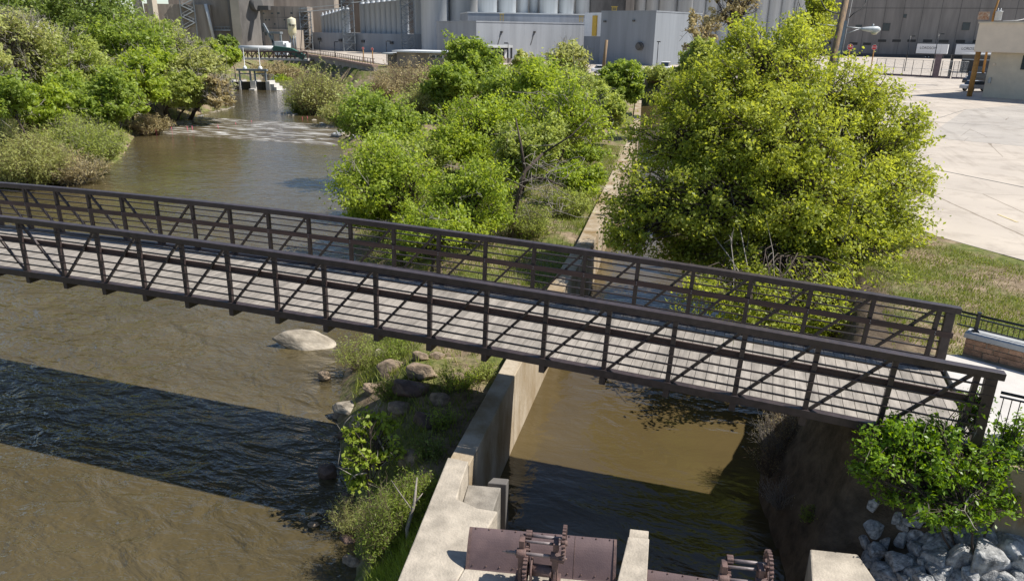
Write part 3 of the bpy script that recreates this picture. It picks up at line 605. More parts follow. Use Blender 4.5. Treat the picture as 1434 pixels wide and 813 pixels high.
# ------------------------------------------------------------------ rocks
def rock_mesh(name, seed, m, facets=11, rough=0.05, sub=4, flat=1.0):
    r_ = np.random.default_rng(seed); bm = bmesh.new(); off = Vector(r_.uniform(-50, 50, 3))
    P_ = r_.normal(size=(facets*2, 3)); P_ /= np.linalg.norm(P_, axis=1)[:, None]; P_ *= r_.uniform(0.72, 1.08, (len(P_), 1)); P_[:, 2] = np.clip(P_[:, 2]*1.1, -0.7, 0.72+0.2*(1-flat))
    for p in P_: bm.verts.new(p)
    h = bmesh.ops.convex_hull(bm, input=bm.verts); bmesh.ops.delete(bm, geom=[v for v in bm.verts if not v.link_faces], context='VERTS')
    bmesh.ops.dissolve_limit(bm, angle_limit=0.2, verts=bm.verts, edges=bm.edges)
    bmesh.ops.bevel(bm, geom=list(bm.edges), offset=0.075, segments=2, affect='EDGES', profile=0.5, clamp_overlap=True)
    bmesh.ops.triangulate(bm, faces=bm.faces); bmesh.ops.subdivide_edges(bm, edges=[e for e in bm.edges if e.calc_length() > 0.16], cuts=3, use_grid_fill=True); bmesh.ops.triangulate(bm, faces=bm.faces)
    for v in bm.verts:
        d = v.co.copy(); v.co = d*(1+rough*noise.fractal(d*2.4+off, 1.0, 2.0, 4)+0.018*noise.noise(d*8+off))
    bmesh.ops.recalc_face_normals(bm, faces=bm.faces)
    me = bpy.data.meshes.new(name); bm.to_mesh(me); bm.free(); me.materials.append(m)
    me.polygons.foreach_set('use_smooth', [True]*len(me.polygons)); return me
def rock(name, label, cat, me, loc, sc, rot, group=None):
    o = bpy.data.objects.new(name, me); o.location = tuple(float(v) for v in loc); o.scale = sc; o.rotation_euler = rot; return tag(link(o), label, cat, group)
rip = [rock_mesh('boulder', 100+i, M['riprap'], 10+i % 4, 0.04) for i in range(7)]
spots = [(250,305,95,75),(430,405,85,100),(545,365,75,100),(700,420,95,80),(430,620,105,110),(270,540,85,80),(190,430,85,90),(330,440,70,70),(590,520,85,75),(740,580,110,80),(930,590,130,135),(1130,600,170,150),(1290,520,150,140),(850,440,60,60),(970,400,110,80),(1120,370,120,60),(740,290,170,50),(560,690,90,80),(770,700,110,60),(300,660,80,70),(900,740,80,50),(1180,740,90,50),(1400,640,80,100),(1350,400,90,50),(1380,730,70,50),(330,745,50,40),(250,150,60,60),(560,250,90,40),(690,500,60,50),(820,360,60,50),(1010,720,80,70),(640,620,60,60),(480,760,80,60),(680,770,90,60),(1060,480,70,60),(460,300,60,60),(860,280,90,60),(1000,300,90,60),(420,230,70,60),(620,200,80,60),(1290,740,80,60)]
for i, (zx, zy, a, b) in enumerate(spots):
    q = hit(1180+zx/5.646, 680+zy/5.646, 0.12); s_ = mpp(q)/5.646
    rock('boulder', 'blue grey riprap boulder in the heap below the leafy bush', 'boulder', rip[i % 7], q, (a*s_*1.3, max(a, b)*s_*1.1, b*s_*1.36), (random.uniform(-.5, .5), random.uniform(-.5, .5), random.uniform(0, 6.28)), 'riprap boulders below the bush')
n0 = len(spots)
for i in range(34):
    x = random.uniform(21.2, 25.0) if i < 20 else random.uniform(24.5, 27); y = random.uniform(-1.6, -0.4) if i < 20 else random.uniform(-4.2, -0.9); s_ = random.uniform(0.2, 0.42)
    rock('boulder', 'blue grey riprap boulder in the heap below the leafy bush', 'boulder', rip[i % 7], (x, y, h1(x, y)-0.02), (s_*1.2, s_, s_*0.85), (random.uniform(-.5, .5), random.uniform(-.5, .5), random.uniform(0, 6.28)), 'riprap boulders below the bush')
tanr = [rock_mesh('river_rock', 200+i, M['riverrock'], 7+i, 0.06) for i in range(4)]; palr = [rock_mesh('pale_rock', 220+i, M['palerock'], 9+i, 0.07) for i in range(3)]; drk = [rock_mesh('dark_rock', 240+i, M['darkrock'], 9, 0.06) for i in range(2)]
def prock(name, label, me, px, py, wpx, hpx, dep=0.8, z=None, rz=0.0):
    q = at(px, py, z) if z is not None else hit(px, py, 0.05); s_ = mpp(q); el = 0.42
    return rock(name, label, 'rock', me, q, (wpx*s_/2*1.08, wpx*s_/2*dep, hpx*s_/2*1.0), (random.uniform(-.15, .15), random.uniform(-.15, .15), rz))
prock('river_rock', 'large flat pale rock standing in the river beside the bridge', palr[0], 424, 482, 100, 48, 0.55, -4.72, 0.35)
prock('river_rock', 'large tan boulder on the bank just below the bridge', tanr[0], 546, 518, 44, 38)
prock('river_rock', 'brown split boulder right of the large tan boulder', tanr[1], 592, 523, 52, 44)
prock('river_rock', 'upright tan rock at the water below the flat pale rock', tanr[2], 455, 529, 24, 28, 0.7, -4.75)
prock('river_rock', 'low tan rock at the water edge in the bridge shadow', palr[1], 487, 570, 46, 18, 0.8)
prock('river_rock', 'small tan rock in front of the low tan rock', tanr[3], 480, 580, 34, 16, 0.8, -4.75)
prock('dark_rock', 'dark wet rock in the shaded river', drk[0], 457, 664, 38, 44, 0.8, -4.78)
prock('river_rock', 'small orange rock breaking the sunny river surface', tanr[1], 440, 734, 20, 13, 0.8, -4.78, 0.4)
prock('river_rock', 'brown rock under the sapling at the water', drk[1], 490, 700, 30, 30, 0.8)
prock('river_rock', 'grey rock beside the wet bush in the river', palr[2], 533, 497, 24, 20, 0.8)
for (px, py, w, h_) in ((575, 545, 60, 40), (560, 575, 44, 34), (600, 590, 48, 36), (505, 590, 40, 26), (535, 620, 50, 40), (575, 640, 44, 34), (615, 560, 40, 30), (640, 530, 30, 22), (590, 500, 30, 22), (612, 500, 26, 18), (520, 545, 30, 22), (480, 610, 24, 20), (488, 760, 30, 40), (494, 790, 34, 40)):
    tag(prock('bank_rock', None, random.choice(tanr+drk), px, py, w, h_), 'shaded brown rock on the river bank below the bridge', 'rock', 'shaded rocks on the bank below the bridge')
random.seed(21)
wr = 0
for (x0, y0, x1, y1, n_, sz) in ((240, 178, 300, 168, 9, 9), (262, 170, 326, 160, 14, 8), (300, 162, 330, 160, 5, 8), (400, 172, 416, 176, 4, 10), (440, 178, 480, 190, 8, 13), (470, 186, 500, 192, 4, 10)):
    for i in range(n_):
        f_ = (i+random.random())/n_; q = hit(x0+(x1-x0)*f_, y0+(y1-y0)*f_+random.uniform(-2, 2), 0.1); q[2] = max(q[2], WZ2-0.2); s_ = mpp(q)*sz*random.uniform(0.35, 0.75)
        rock('weir_rock', 'pale grey rock in the line along the weir', 'rock', random.choice(palr+rip[:2]), q, (s_*1.2, s_, s_*0.7), (0, 0, random.uniform(0, 6)), 'rocks along the weir'); wr += 1

# ------------------------------------------------------------------ foliage
def unit(v): return v/(np.linalg.norm(v, axis=-1, keepdims=True)+1e-9)
def leaves(cs, outw, size, aspect=0.6, up=0.55, spread=0.9, droop=0.35):
    """a lozenge-shaped, slightly folded leaf at each of the N points"""
    N = len(cs); nrm = unit(rng.normal(size=(N, 3))*spread+np.array([0, 0, up])+outw*0.5)
    t = rng.normal(size=(N, 3))+outw*0.8-np.array([0, 0, droop]); t = unit(t-nrm*np.sum(t*nrm, -1, keepdims=True)); s_ = np.cross(nrm, t)
    L_ = (size*rng.uniform(0.45, 1.55, N))[:, None]; W = L_*aspect*0.5
    v = np.stack([cs-t*L_*0.5, cs+s_*W-t*L_*0.05+nrm*L_*0.08, cs+t*L_*0.5-nrm*L_*0.05, cs-s_*W-t*L_*0.05+nrm*L_*0.08], 1).reshape(-1, 3)
    i = np.arange(N)[:, None]*4; return v, i+np.arange(4)[None]
def twigs(mb, paths):
    for pts, r_a, r_b, n in paths:
        mb.tube(pts, list(np.linspace(r_a, r_b, len(pts))), n, cap=False)
def bent(a, b, k, amt, m=4):
    a = np.array(a, float); b = np.array(b, float); ln = np.linalg.norm(b-a); o = rng.normal(size=3)*amt*ln
    return [a+(b-a)*t+o*math.sin(math.pi*t)+np.array([0, 0, k*ln])*math.sin(math.pi*t)+(rng.normal(size=3)*0.02*ln if 0 < t < 1 else 0) for t in np.linspace(0, 1, m)]
def make_tree(name, label, base, lobes, ntip, nleaf, size, clump, leaf, bark='bark', trunk=0.25, stems=1, bare=0, bare_m='greybark', group=None, aspect=0.55, up=0.55, gap=0.16, lean=(0, 0), droop=0.35, cat='tree', surf=0.4):
    """lobes: (x, y, z, rx, ry, rz) relative to the base"""
    t = thing(name, label, cat, base, 0, group); L_ = np.array(lobes, float); vol = L_[:, 3]*L_[:, 4]*L_[:, 5]; p = vol**0.7; p /= p.sum()
    paths = []; nodes = []
    for s_ in range(stems):
        b0 = np.array([math.cos(s_*2.4)*trunk*1.4*(stems > 1), math.sin(s_*2.4)*trunk*1.4*(stems > 1), -0.4])
        fork = np.array([lean[0], lean[1], 0])+np.array([np.average(L_[:, 0], weights=vol)*0.35, np.average(L_[:, 1], weights=vol)*0.35, max(0.6, (L_[:, 2]-L_[:, 5]).min()+0.25*L_[:, 5].max())])
        fork = fork+np.array([math.cos(s_*2.4), math.sin(s_*2.4), 0])*0.5*(stems > 1)
        paths.append((bent(b0, fork, 0, 0.05, 6), trunk, trunk*0.6, 9)); nodes.append(fork)
    ends = []
    for i, l in enumerate(L_):
        f_ = nodes[i % len(nodes)]; c = l[:3]; pt = bent(f_, c, 0.06, 0.07, 6); paths.append((pt, trunk*0.5, trunk*0.16, 7)); ends.append(pt)
    idx = rng.choice(len(L_), size=ntip, p=p); d = unit(rng.normal(size=(ntip, 3))); d[:, 2] = np.where(d[:, 2] < -0.2, d[:, 2]*0.6, d[:, 2])
    rr = rng.uniform(0, 1, ntip)**surf; tip = L_[idx, :3]+d*rr[:, None]*L_[idx, 3:]
    keep = np.array([noise.noise(Vector(q)*(1.3/max(clump, 0.2))*0.5+Vector((base[0], base[1], 3))) > -gap for q in tip]); keep |= rng.random(ntip) < 0.3
    keep &= tip[:, 2] > 0.15
    idx, d, tip = idx[keep], d[keep], tip[keep]
    for i, q, dd in zip(idx, tip, d):
        pts = ends[i]; k = int(rng.integers(2, 6)); a = pts[k]
        paths.append((bent(a, q, 0.08, 0.08, 4), trunk*0.09+0.008, 0.006+size*0.02, 4))
    mb = MB(); twigs(mb, paths); mb.build('trunk', M[bark], t)
    n = len(tip); wt = rng.uniform(0.35, 1.5, n); cnt = np.maximum(3, (nleaf*wt).astype(int)); rep = np.repeat(np.arange(n), cnt); N = len(rep)
    ax = unit(d*0.8+np.array([0, 0, 0.25])+rng.normal(size=d.shape)*0.35)
    cs = tip[rep]+ax[rep]*(rng.uniform(-1.1, 0.7, N)*clump)[:, None]+rng.normal(size=(N, 3))*clump*0.36*np.array([1, 1, 0.75])
    ok = cs[:, 2] > 0.1; cs = cs[ok]; rep = rep[ok]
    v, f_ = leaves(cs, ax[rep], size, aspect, up, droop=droop); npmesh('crown', v, f_, M[leaf], t)
    if bare:
        mb = MB(); bp = []
        for _ in range(int(bare*(2.4 if base[0] < -30 else 1.15))):
            l = L_[rng.integers(len(L_))]; e = ends[rng.integers(len(ends))]; a = np.array(e[rng.integers(2, 6)]); dd = unit(rng.normal(size=3)+np.array([0, 0, 0.25]))
            q = l[:3]+dd*l[3:]*rng.uniform(0.85, 1.38); pts = bent(a, q, 0.03, 0.12, 6); bp.append((pts, 0.018+size*0.07, 0.006+size*0.03, 4))
            for _2 in range(5):
                s0 = pts[rng.integers(2, 6)]; e2 = s0+unit(rng.normal(size=3)+dd*0.8)*rng.uniform(0.35, 1.0)*l[3]*0.4; bp.append((bent(s0, e2, 0.02, 0.15, 4), 0.01+size*0.035, 0.004+size*0.02, 3))
        nt2 = int(bare*(26 if base[0] < -30 else 12)); ii_ = rng.choice(len(L_), size=nt2, p=p); dd = unit(rng.normal(size=(nt2, 3))+np.array([0, 0, 0.45])); cs2 = L_[ii_, :3]+dd*L_[ii_, 3:]*rng.uniform(0.85, 1.12, nt2)[:, None]
        kp = np.array([noise.noise(Vector(q)*0.35+Vector((base[1], base[0], 9))) > -0.02 for q in cs2]); cs2, dd = cs2[kp], dd[kp]; nrm = rng.normal(size=(len(cs2), 3))
        tdir = unit(dd*0.8+rng.normal(size=dd.shape)*0.45+np.array([0, 0, 0.3])); sd_ = unit(np.cross(nrm, tdir)); Ln = (size*rng.uniform(2.2, 5.0, len(cs2)))[:, None]; W_ = size*0.075
        v2 = np.stack([cs2-tdir*Ln*.5, cs2+sd_*W_, cs2+tdir*Ln*.5, cs2-sd_*W_], 1).reshape(-1, 3)
        n0_ = len(mb.v); i2 = np.arange(len(cs2))[:, None]*4+np.arange(4)[None]
        twigs(mb, bp); mb.add([tuple(q) for q in v2], [tuple(int(j) for j in r) for r in i2]); mb.build('twig_sprays', M[bare_m], t)
    return t
def lobes_for(rx, ry, z0, z1, n, seed, frac=0.45):
    r_ = np.random.default_rng(seed); out = []; zc, rz = (z0+z1)/2, (z1-z0)/2
    for i in range(n):
        a = 2*math.pi*(i/n)+r_.uniform(-.5, .5); q = r_.uniform(0.35, 0.68); h_ = r_.uniform(-0.55, 0.55)
        w = math.sqrt(max(0.2, 1-h_*h_)); s_ = r_.uniform(0.85, 1.2)*frac
        out.append((math.cos(a)*q*rx*w, math.sin(a)*q*ry*w, zc+h_*rz, rx*s_, ry*s_, rz*s_*1.15))
    out.append((0, 0, z0+rz*1.45, rx*frac, ry*frac, rz*frac)); out.append((0, 0, zc*0.9, rx*0.6, ry*0.6, rz*0.6)); return out
def ptree(name, label, px, depth, l, r, top, bot=None, dens=1.0, seed=1, n=10, nleaf=40, size=None, leaf='leaf_mid', clump=None, shift=-0.5, ry=None, **kw):
    """a tree whose crown spans l..r and top..bot in the photograph when it stands `depth` metres away"""
    b = pd(px, depth); sh = 0
    while h1(b[0], b[1]) < WZ+0.35 and sh < 60: b[:2] += cr[:2]/np.hypot(*cr[:2])*shift; sh += 1
    b[2] = h1(b[0], b[1]); s_ = mpp(b); z1 = hz(b, top)-b[2]; pxb = 717+F*(cr@(b-CP))/(fw@(b-CP)); px = pxb
    z0 = (hz(b, bot)-b[2]) if bot else z1*0.12
    z0 = max(z0, 0.3); rx = (r-l)/2*s_; off = ((l+r)/2-px)*s_; o = cr[:2]*off
    ry = ry or rx*0.85
    lb = [(x+o[0], y+o[1], z, a, c, d) for x, y, z, a, c, d in lobes_for(rx, ry, z0, z1, n, seed)]
    size = size or max(0.12, s_*4.4); clump = clump or max(0.35, rx*0.17)
    area = 4*math.pi*((rx*ry+rx*(z1-z0)/2*2)/3); nt_ = int(area/(clump*clump*1.15)*dens*1.9)+40
    return make_tree(name, label, tuple(b), lb, nt_, nleaf, size, clump, leaf, trunk=kw.pop('trunk', max(0.08, rx*0.045)), **kw)

# the big tree right of the channel
bb = np.array([20.9, 16.6, 0]); bb[2] = h1(bb[0], bb[1]); s_ = mpp(bb)
def lb(px, py, rx, rz, dy=0.0, ryf=0.9):
    d = ray(px, py); tt = ((bb+np.array([0, dy, 0])-CP)@fw); q = CP+d*tt; return (*(q-bb), rx*s_, rx*s_*ryf, rz*s_)
big = [lb(1070, 110, 95, 85), lb(1010, 150, 85, 70, -1.0), lb(1150, 150, 85, 75, 0.5), lb(950, 205, 80, 62, -0.5), lb(1225, 205, 72, 68), lb(1080, 205, 110, 80, -2.5), lb(905, 285, 68, 60, -1.0), lb(1000, 285, 90, 70, -2.6), lb(1120, 285, 100, 75, -3.0), lb(1225, 290, 80, 70, -1.5), lb(1180, 350, 85, 50, -2.8), lb(1060, 365, 95, 50, -2.6), lb(965, 345, 62, 44, -1.0), lb(1110, 70, 45, 50, 0.8), lb(885, 330, 48, 36, -1.5), lb(1255, 340, 42, 46, -1.0), lb(1040, 60, 40, 36, 0.5), lb(985, 120, 50, 40, 0.5), lb(1270, 255, 38, 40), lb(1215, 135, 46, 42), lb(1262, 185, 38, 40), lb(960, 145, 50, 45), lb(1020, 430, 66, 42, -5.6), lb(1110, 430, 95, 45, -6.5), lb(1200, 420, 75, 45, -5.5), lb(1060, 470, 70, 40, -7.5), lb(1150, 480, 60, 40, -8.0)]
make_tree('box_elder_tree', 'huge broad yellow green tree right of the channel', tuple(bb), big, 5000, 48, 0.135, 0.40, 'leaf_yellow', trunk=0.26, stems=4, bare=14, gap=0.2, surf=0.42, up=0.5)
ptree('bare_tree', 'bare dark tree rising behind the huge tree', 1003, 70, 968, 1040, -60, 55, dens=0.05, seed=5, shift=0.5, leaf='leaf_straw', bare=26, bare_m='bark', trunk=0.28)
ptree('thin_tree', 'thin dark trunk with sparse leaves above the huge tree', 1098, 46, 1072, 1140, -50, 95, dens=0.22, seed=6, shift=0.5, leaf='leaf_yellow', bare=14, bare_m='bark', trunk=0.17)
ptree('mid_tree', 'dark green tree half hidden left of the huge tree', 962, 75, 932, 1000, 48, 150, dens=0.9, seed=8, shift=0.5, leaf='leaf_mid', bare=10)
ptree('bare_tree', 'leafless pale grey sapling before the slate building corner', 968, 88, 938, 998, 22, 90, dens=0.05, seed=9, shift=0.5, leaf='leaf_straw', bare=16, trunk=0.08)

# trees on the island
ISL = 'trees on the strip between river and channel'
ptree('lime_tree', 'bright lime tree overhanging the river behind the bridge', 590, 36, 462, 640, 186, 318, seed=11, leaf='leaf_lime', dens=0.85, trunk=0.16, bare=10, ry=3.2)
ptree('lime_tree', 'mid green rounded tree leaning out over the river pool', 545, 58, 482, 612, 122, 262, seed=12, leaf='leaf_green', dens=0.85, trunk=0.18, bare=5, ry=3.8)
ptree('island_tree', 'tall dark green tree in front of the low grey roof', 652, 92, 612, 702, 46, 150, seed=13, leaf='leaf_green', dens=0.8, trunk=0.3, bare=8)
ptree('island_tree', 'dark green tree below and left of the tallest island tree', 625, 78, 588, 668, 88, 205, seed=14, leaf='leaf_green', dens=0.9)
ptree('lime_tree', 'large bright lime tree in the middle of the island', 668, 48, 592, 748, 122, 300, seed=15, leaf='leaf_lime', dens=0.8, trunk=0.2, bare=10, ry=3.8)
ptree('lime_tree', 'lime tree close behind the bridge with low branches', 640, 34, 580, 730, 228, 345, seed=16, leaf='leaf_lime', dens=0.6, trunk=0.15, bare=14, ry=2.4)
ptree('lime_tree', 'loose yellow green tree with grey twigs beside the channel wall', 780, 50, 702, 868, 96, 262, seed=17, leaf='leaf_lime', dens=0.55, trunk=0.2, bare=34, ry=3.4)
ptree('lime_tree', 'pale lime tree behind the loose grey twigged one', 772, 66, 700, 850, 76, 200, seed=18, leaf='leaf_mid', dens=0.7, trunk=0.2, bare=30)
ptree('island_tree', 'fresh green tree at the far end of the channel wall', 858, 84, 828, 898, 82, 200, seed=19, leaf='leaf_green', dens=0.95, trunk=0.2, bare=5)
ptree('grey_tree', 'half dead grey tree with few leaves before the slate building', 790, 95, 752, 836, 48, 135, seed=20, leaf='leaf_olive', dens=0.32, trunk=0.2, bare=46)
ptree('grey_tree', 'slim bare grey tree left of the half dead one', 730, 88, 712, 748, 66, 140, seed=22, leaf='leaf_olive', dens=0.1, trunk=0.14, bare=12)
for k, (lab, px, dp, l, r, top, bot, leaf, dn, br) in enumerate((
    ('bright lime foliage bush behind the left end of the strip', 520, 40, 465, 600, 225, 330, 'leaf_lime', .8, 8), ('mid green tree behind the dead limbs', 735, 44, 690, 790, 168, 310, 'leaf_mid', .75, 16),
    ('lime bush beside the channel wall behind the dead limbs', 800, 42, 765, 850, 225, 300, 'leaf_lime', .7, 10), ('dark green bush between the tall island tree and the wall', 705, 72, 660, 770, 92, 215, 'leaf_green', .9, 8),
    ('yellow green tree crown above the middle of the island', 740, 60, 690, 800, 86, 215, 'leaf_lime', .8, 14), ('pale olive bush right of the tall island tree', 735, 95, 695, 790, 92, 165, 'leaf_olive', .7, 20),
    ('green bush below the rounded pool tree', 560, 47, 500, 640, 190, 290, 'leaf_mid', .85, 8), ('small lime tree close to the channel wall', 835, 64, 800, 880, 116, 235, 'leaf_mid', .85, 10),
    ('low green bush hugging the channel wall at its middle', 815, 54, 780, 850, 200, 262, 'leaf_green', .8, 6), ('low lime shrub right behind the bridge middle', 600, 31, 545, 660, 285, 360, 'leaf_lime', .7, 8))):
    ptree('island_tree', lab, px, dp, l, r, top, bot, dens=dn, seed=60+k, leaf=leaf, bare=br, trunk=0.12, shift=0.5)
# leaning tree with dead limbs behind the bridge
lt = hit(712, 338); lt[2] = h1(lt[0], lt[1])
t = thing('dead_tree', 'leaning dark trunk with bleached dead limbs behind the bridge', 'tree', tuple(lt)); s_ = mpp(lt)
def up_(px, py, dy=0.0):
    d = ray(px, py); q = CP+d*(((lt+np.array([0, dy, 0])-CP)@fw)/1.0); return q-lt
mb = MB(); mb.tube([np.array([0, 0, -0.3]), up_(722, 290), up_(735, 240), up_(760, 215)], [0.15, 0.13, 0.1, 0.06], 8); mb.tube([up_(728, 262), up_(745, 247), up_(768, 252), up_(790, 262)], [0.1, 0.08, 0.06, 0.03], 7); mb.tube([up_(735, 240), up_(730, 205), up_(722, 165)], [0.08, 0.06, 0.03], 7)
mb.tube([up_(760, 215), up_(800, 190), up_(830, 160)], [0.05, 0.035, 0.02], 6); mb.build('trunk', M['bark'], t)
tw = MB(); bp = []
for i in range(70):
    a = up_(random.uniform(725, 790), random.uniform(225, 300), random.uniform(-.6, .6)); e = a+unit(rng.normal(size=3)*np.array([1.2, 1, 0.6])+np.array([0.5, 0, -0.2]))*random.uniform(0.6, 2.0); bp.append((bent(a, e, 0.06, 0.2, 6), 0.02, 0.007, 4))
twigs(tw, bp); tw.build('dead_limbs', M['greybark'], t)

# left bank
ptree('bank_tree', 'tall dark green tree at the back of the left bank', 130, 118, 30, 245, -45, 85, seed=31, leaf='leaf_dark', dens=0.95, trunk=0.4, bare=10)
ptree('bank_tree', 'dark tree at the top left corner behind the grey twigs', 20, 105, -45, 92, -60, 60, seed=32, leaf='leaf_dark', dens=0.9, trunk=0.35)
ptree('grey_tree', 'grey twigged willow in the top left corner', 30, 82, -40, 105, 8, 120, seed=33, leaf='leaf_olive', dens=0.42, bare=60)
ptree('bank_tree', 'olive green tree between the grey willow and bright trees', 92, 84, 40, 152, 38, 150, seed=34, leaf='leaf_mid', dens=0.85, bare=24)
ptree('bank_tree', 'dark green spreading tree below the concrete plant', 195, 108, 130, 262, 28, 100, seed=35, leaf='leaf_green', dens=0.9, bare=14)
ptree('bank_tree', 'bright green tree by the water left of the weir', 165, 72, 115, 212, 92, 185, seed=36, leaf='leaf_green', dens=0.95, bare=6)
ptree('bank_tree', 'light green round tree above the tree by the weir', 200, 92, 152, 248, 74, 145, seed=37, leaf='leaf_lime', dens=0.85, bare=10)
ptree('grey_tree', 'grey and green tree below the fire stair', 240, 118, 200, 285, 36, 110, seed=38, leaf='leaf_mid', dens=0.4, bare=50)
ptree('bank_tree', 'pale olive tree between the weir and the gates', 285, 100, 240, 335, 62, 150, seed=39, leaf='leaf_olive', dens=0.75, bare=34, lean=(1.5, 0), trunk=0.3)
ptree('bank_tree', 'leafy green tree beside the pale olive tree', 255, 96, 215, 300, 96, 158, seed=40, leaf='leaf_mid', dens=0.75, bare=16, lean=(-1, 0), trunk=0.3)
ptree('grey_tree', 'grey leafless shrubby tree at the water before the gates', 306, 96, 280, 332, 104, 152, seed=41, leaf='leaf_straw', dens=0.5, bare=50, trunk=0.15)
ptree('bank_tree', 'green tree at the left edge of the frame', 20, 66, -30, 68, 96, 178, seed=42, leaf='leaf_green', dens=0.9, bare=10)
ptree('bank_tree', 'bright green small tree behind the willow bushes', 75, 70, 40, 118, 122, 180, seed=43, leaf='leaf_lime', dens=0.7, bare=14)
ptree('conifer_tree', 'small dark bushy tree before the far covered footbridge', 325, 150, 308, 342, 50, 92, seed=44, leaf='leaf_dark', dens=1.1)
ptree('bank_tree', 'bright green treetop below the small dark tree', 312, 125, 292, 342, 66, 100, seed=45, leaf='leaf_lime', dens=0.85, bare=8)

for k, (lab, px, dp, l, r, top, bot, leaf, dn, br) in enumerate((
    ('pale green tree between the dark back tree and the weir tree', 110, 96, 70, 175, 60, 140, 'leaf_mid', .85, 20), ('grey green thicket at the left edge above the willows', -5, 72, -60, 45, 60, 150, 'leaf_olive', .5, 50),
    ('dense green tree behind the willow bushes', 118, 78, 70, 165, 98, 178, 'leaf_green', .9, 8), ('bright lime treetop in the middle of the left bank', 215, 100, 165, 262, 62, 130, 'leaf_lime', .85, 14),
    ('green tree low over the water left of the weir', 135, 72, 90, 180, 128, 182, 'leaf_green', .9, 6), ('dark green crown behind the lime treetop', 165, 112, 105, 225, 20, 95, 'leaf_dark', .95, 8),
    ('light olive tree before the hopper legs', 225, 128, 180, 270, 28, 95, 'leaf_mid', .7, 30), ('lime bush at the foot of the graffiti block tree', 180, 84, 150, 215, 118, 165, 'leaf_lime', .85, 4),
    ('green bush under the grey willow', 40, 74, 0, 95, 132, 182, 'leaf_mid', .8, 20), ('olive crown above the weir rocks', 265, 108, 225, 320, 70, 140, 'leaf_olive', .75, 26), ('dark green tree right of the hopper legs', 285, 135, 255, 325, 55, 105, 'leaf_mid', .8, 20))):
    ptree('bank_tree', lab, px, dp, l, r, top, bot, dens=dn, seed=80+k, leaf=leaf, bare=br)
# shrubs: many stems from one root with narrow leaves along them
def shrub(name, label, base, rx, ry, ht, nst, nl, size, leaf, stem='driedbark', aspect=0.28, group=None, bare=0.0, cat='shrub', arch_=0.25, sr=0.012, splay=0.75, spread=0.35):
    t = thing(name, label, cat, base, 0, group); mb = MB(); paths = []; cs = []; ow = []
    for _ in range(nst):
        a = rng.uniform(0, 6.283); q = math.sqrt(rng.random()); e = np.array([math.cos(a)*q*rx, math.sin(a)*q*ry, ht*(rng.uniform(0.6, 1.0))*(1-0.45*q*q)])
        b0 = e*np.array([1-splay, 1-splay, 0])+np.array([0, 0, -0.1]); pts = bent(b0, e, 0.05*arch_, 0.07, 5); paths.append((pts, sr, sr*0.35, 3))
        for k in range(3):
            s0 = pts[rng.integers(1, 5)]; e2 = s0+unit(rng.normal(size=3)*0.7+np.array([e[0]/rx*0.6, e[1]/ry*0.6, 0.8]))*ht*rng.uniform(0.12, 0.3); paths.append((bent(s0, e2, 0, 0.1, 3), sr*0.5, sr*0.25, 3))
            if rng.random() > bare:
                m_ = max(2, nl//4); f_ = rng.uniform(0.1, 1, m_)[:, None]; cs.append(s0+(e2-s0)*f_+rng.normal(size=(m_, 3))*spread*ht*0.12); ow.append(np.repeat(unit(e2-s0)[None], m_, 0))
        if rng.random() > bare:
            P_ = np.array(pts); f_ = rng.uniform(0.3, 1.05, nl)*4; i = np.minimum(f_.astype(int), 3); g_ = (f_-i)[:, None]
            cs.append(P_[i]+(P_[i+1]-P_[i])*g_+rng.normal(size=(nl, 3))*spread*ht*0.12); ow.append(np.repeat(unit(e-b0)[None], nl, 0))
    twigs(mb, paths); mb.build('stems', M[stem], t)
    cs = np.concatenate(cs); ow = np.concatenate(ow); v, f_ = leaves(cs, ow, size, aspect, 0.3, droop=-0.1); npmesh('foliage', v, f_, M[leaf], t)
    return t
def pshrub(name, label, px, py, l, r, top, nst, nl, leaf, size=None, ry=None, **kw):
    b = hit(px, py); b[2] = h1(b[0], b[1]); s_ = mpp(b); rx = (r-l)/2*s_; ht = hz(b, top)-b[2]; b = b+np.array([*cr[:2], 0])*((l+r)/2-px)*s_; b[2] = h1(b[0], b[1])
    return shrub(name, label, tuple(b), rx, ry or rx*0.8, max(ht, 0.3), nst, nl, size or max(0.07, s_*3.6), leaf, sr=max(0.008, s_*0.3), **kw)
WIL = 'olive willows on the left bank'
pshrub('willow_bush', 'olive willow bush at the water edge on the left bank', 115, 238, 55, 180, 160, 620, 34, 'leaf_mid', bare=0.25, stem='greybark')
pshrub('willow_bush', 'green willow bush nearest the bridge on the left bank', 40, 262, -15, 110, 182, 520, 34, 'leaf_olive', bare=0.2)
pshrub('willow_bush', 'grey twiggy bush drooping into the river before the willows', 95, 258, 50, 155, 205, 300, 22, 'leaf_straw', bare=0.45, stem='greybark')
pshrub('willow_bush', 'dry straw coloured reeds left of the weir', 195, 182, 170, 245, 150, 200, 14, 'leaf_straw', bare=0.4, stem='driedbark')
pshrub('willow_bush', 'twiggy grey bush at the left frame edge', 0, 225, -40, 40, 150, 160, 20, 'leaf_olive', bare=0.4, stem='greybark')
pshrub('willow_bush', 'olive and yellow willow on the far river point', 440, 168, 405, 488, 96, 320, 22, 'leaf_olive', bare=0.4, stem='driedbark')
pshrub('willow_bush', 'green willow at the tip of the far river point', 430, 170, 405, 460, 115, 200, 28, 'leaf_mid', bare=0.15)
pshrub('willow_bush', 'low green weeds above the rocks of the river point', 478, 172, 445, 515, 142, 220, 22, 'leaf_olive', bare=0.2)
pshrub('willow_bush', 'brown and yellow willow thicket below the low beige building', 575, 128, 515, 640, 80, 260, 14, 'leaf_straw', bare=0.6, stem='driedbark')
pshrub('willow_bush', 'pale green willow in front of the brown thicket', 600, 168, 560, 650, 112, 320, 26, 'leaf_olive', bare=0.15)
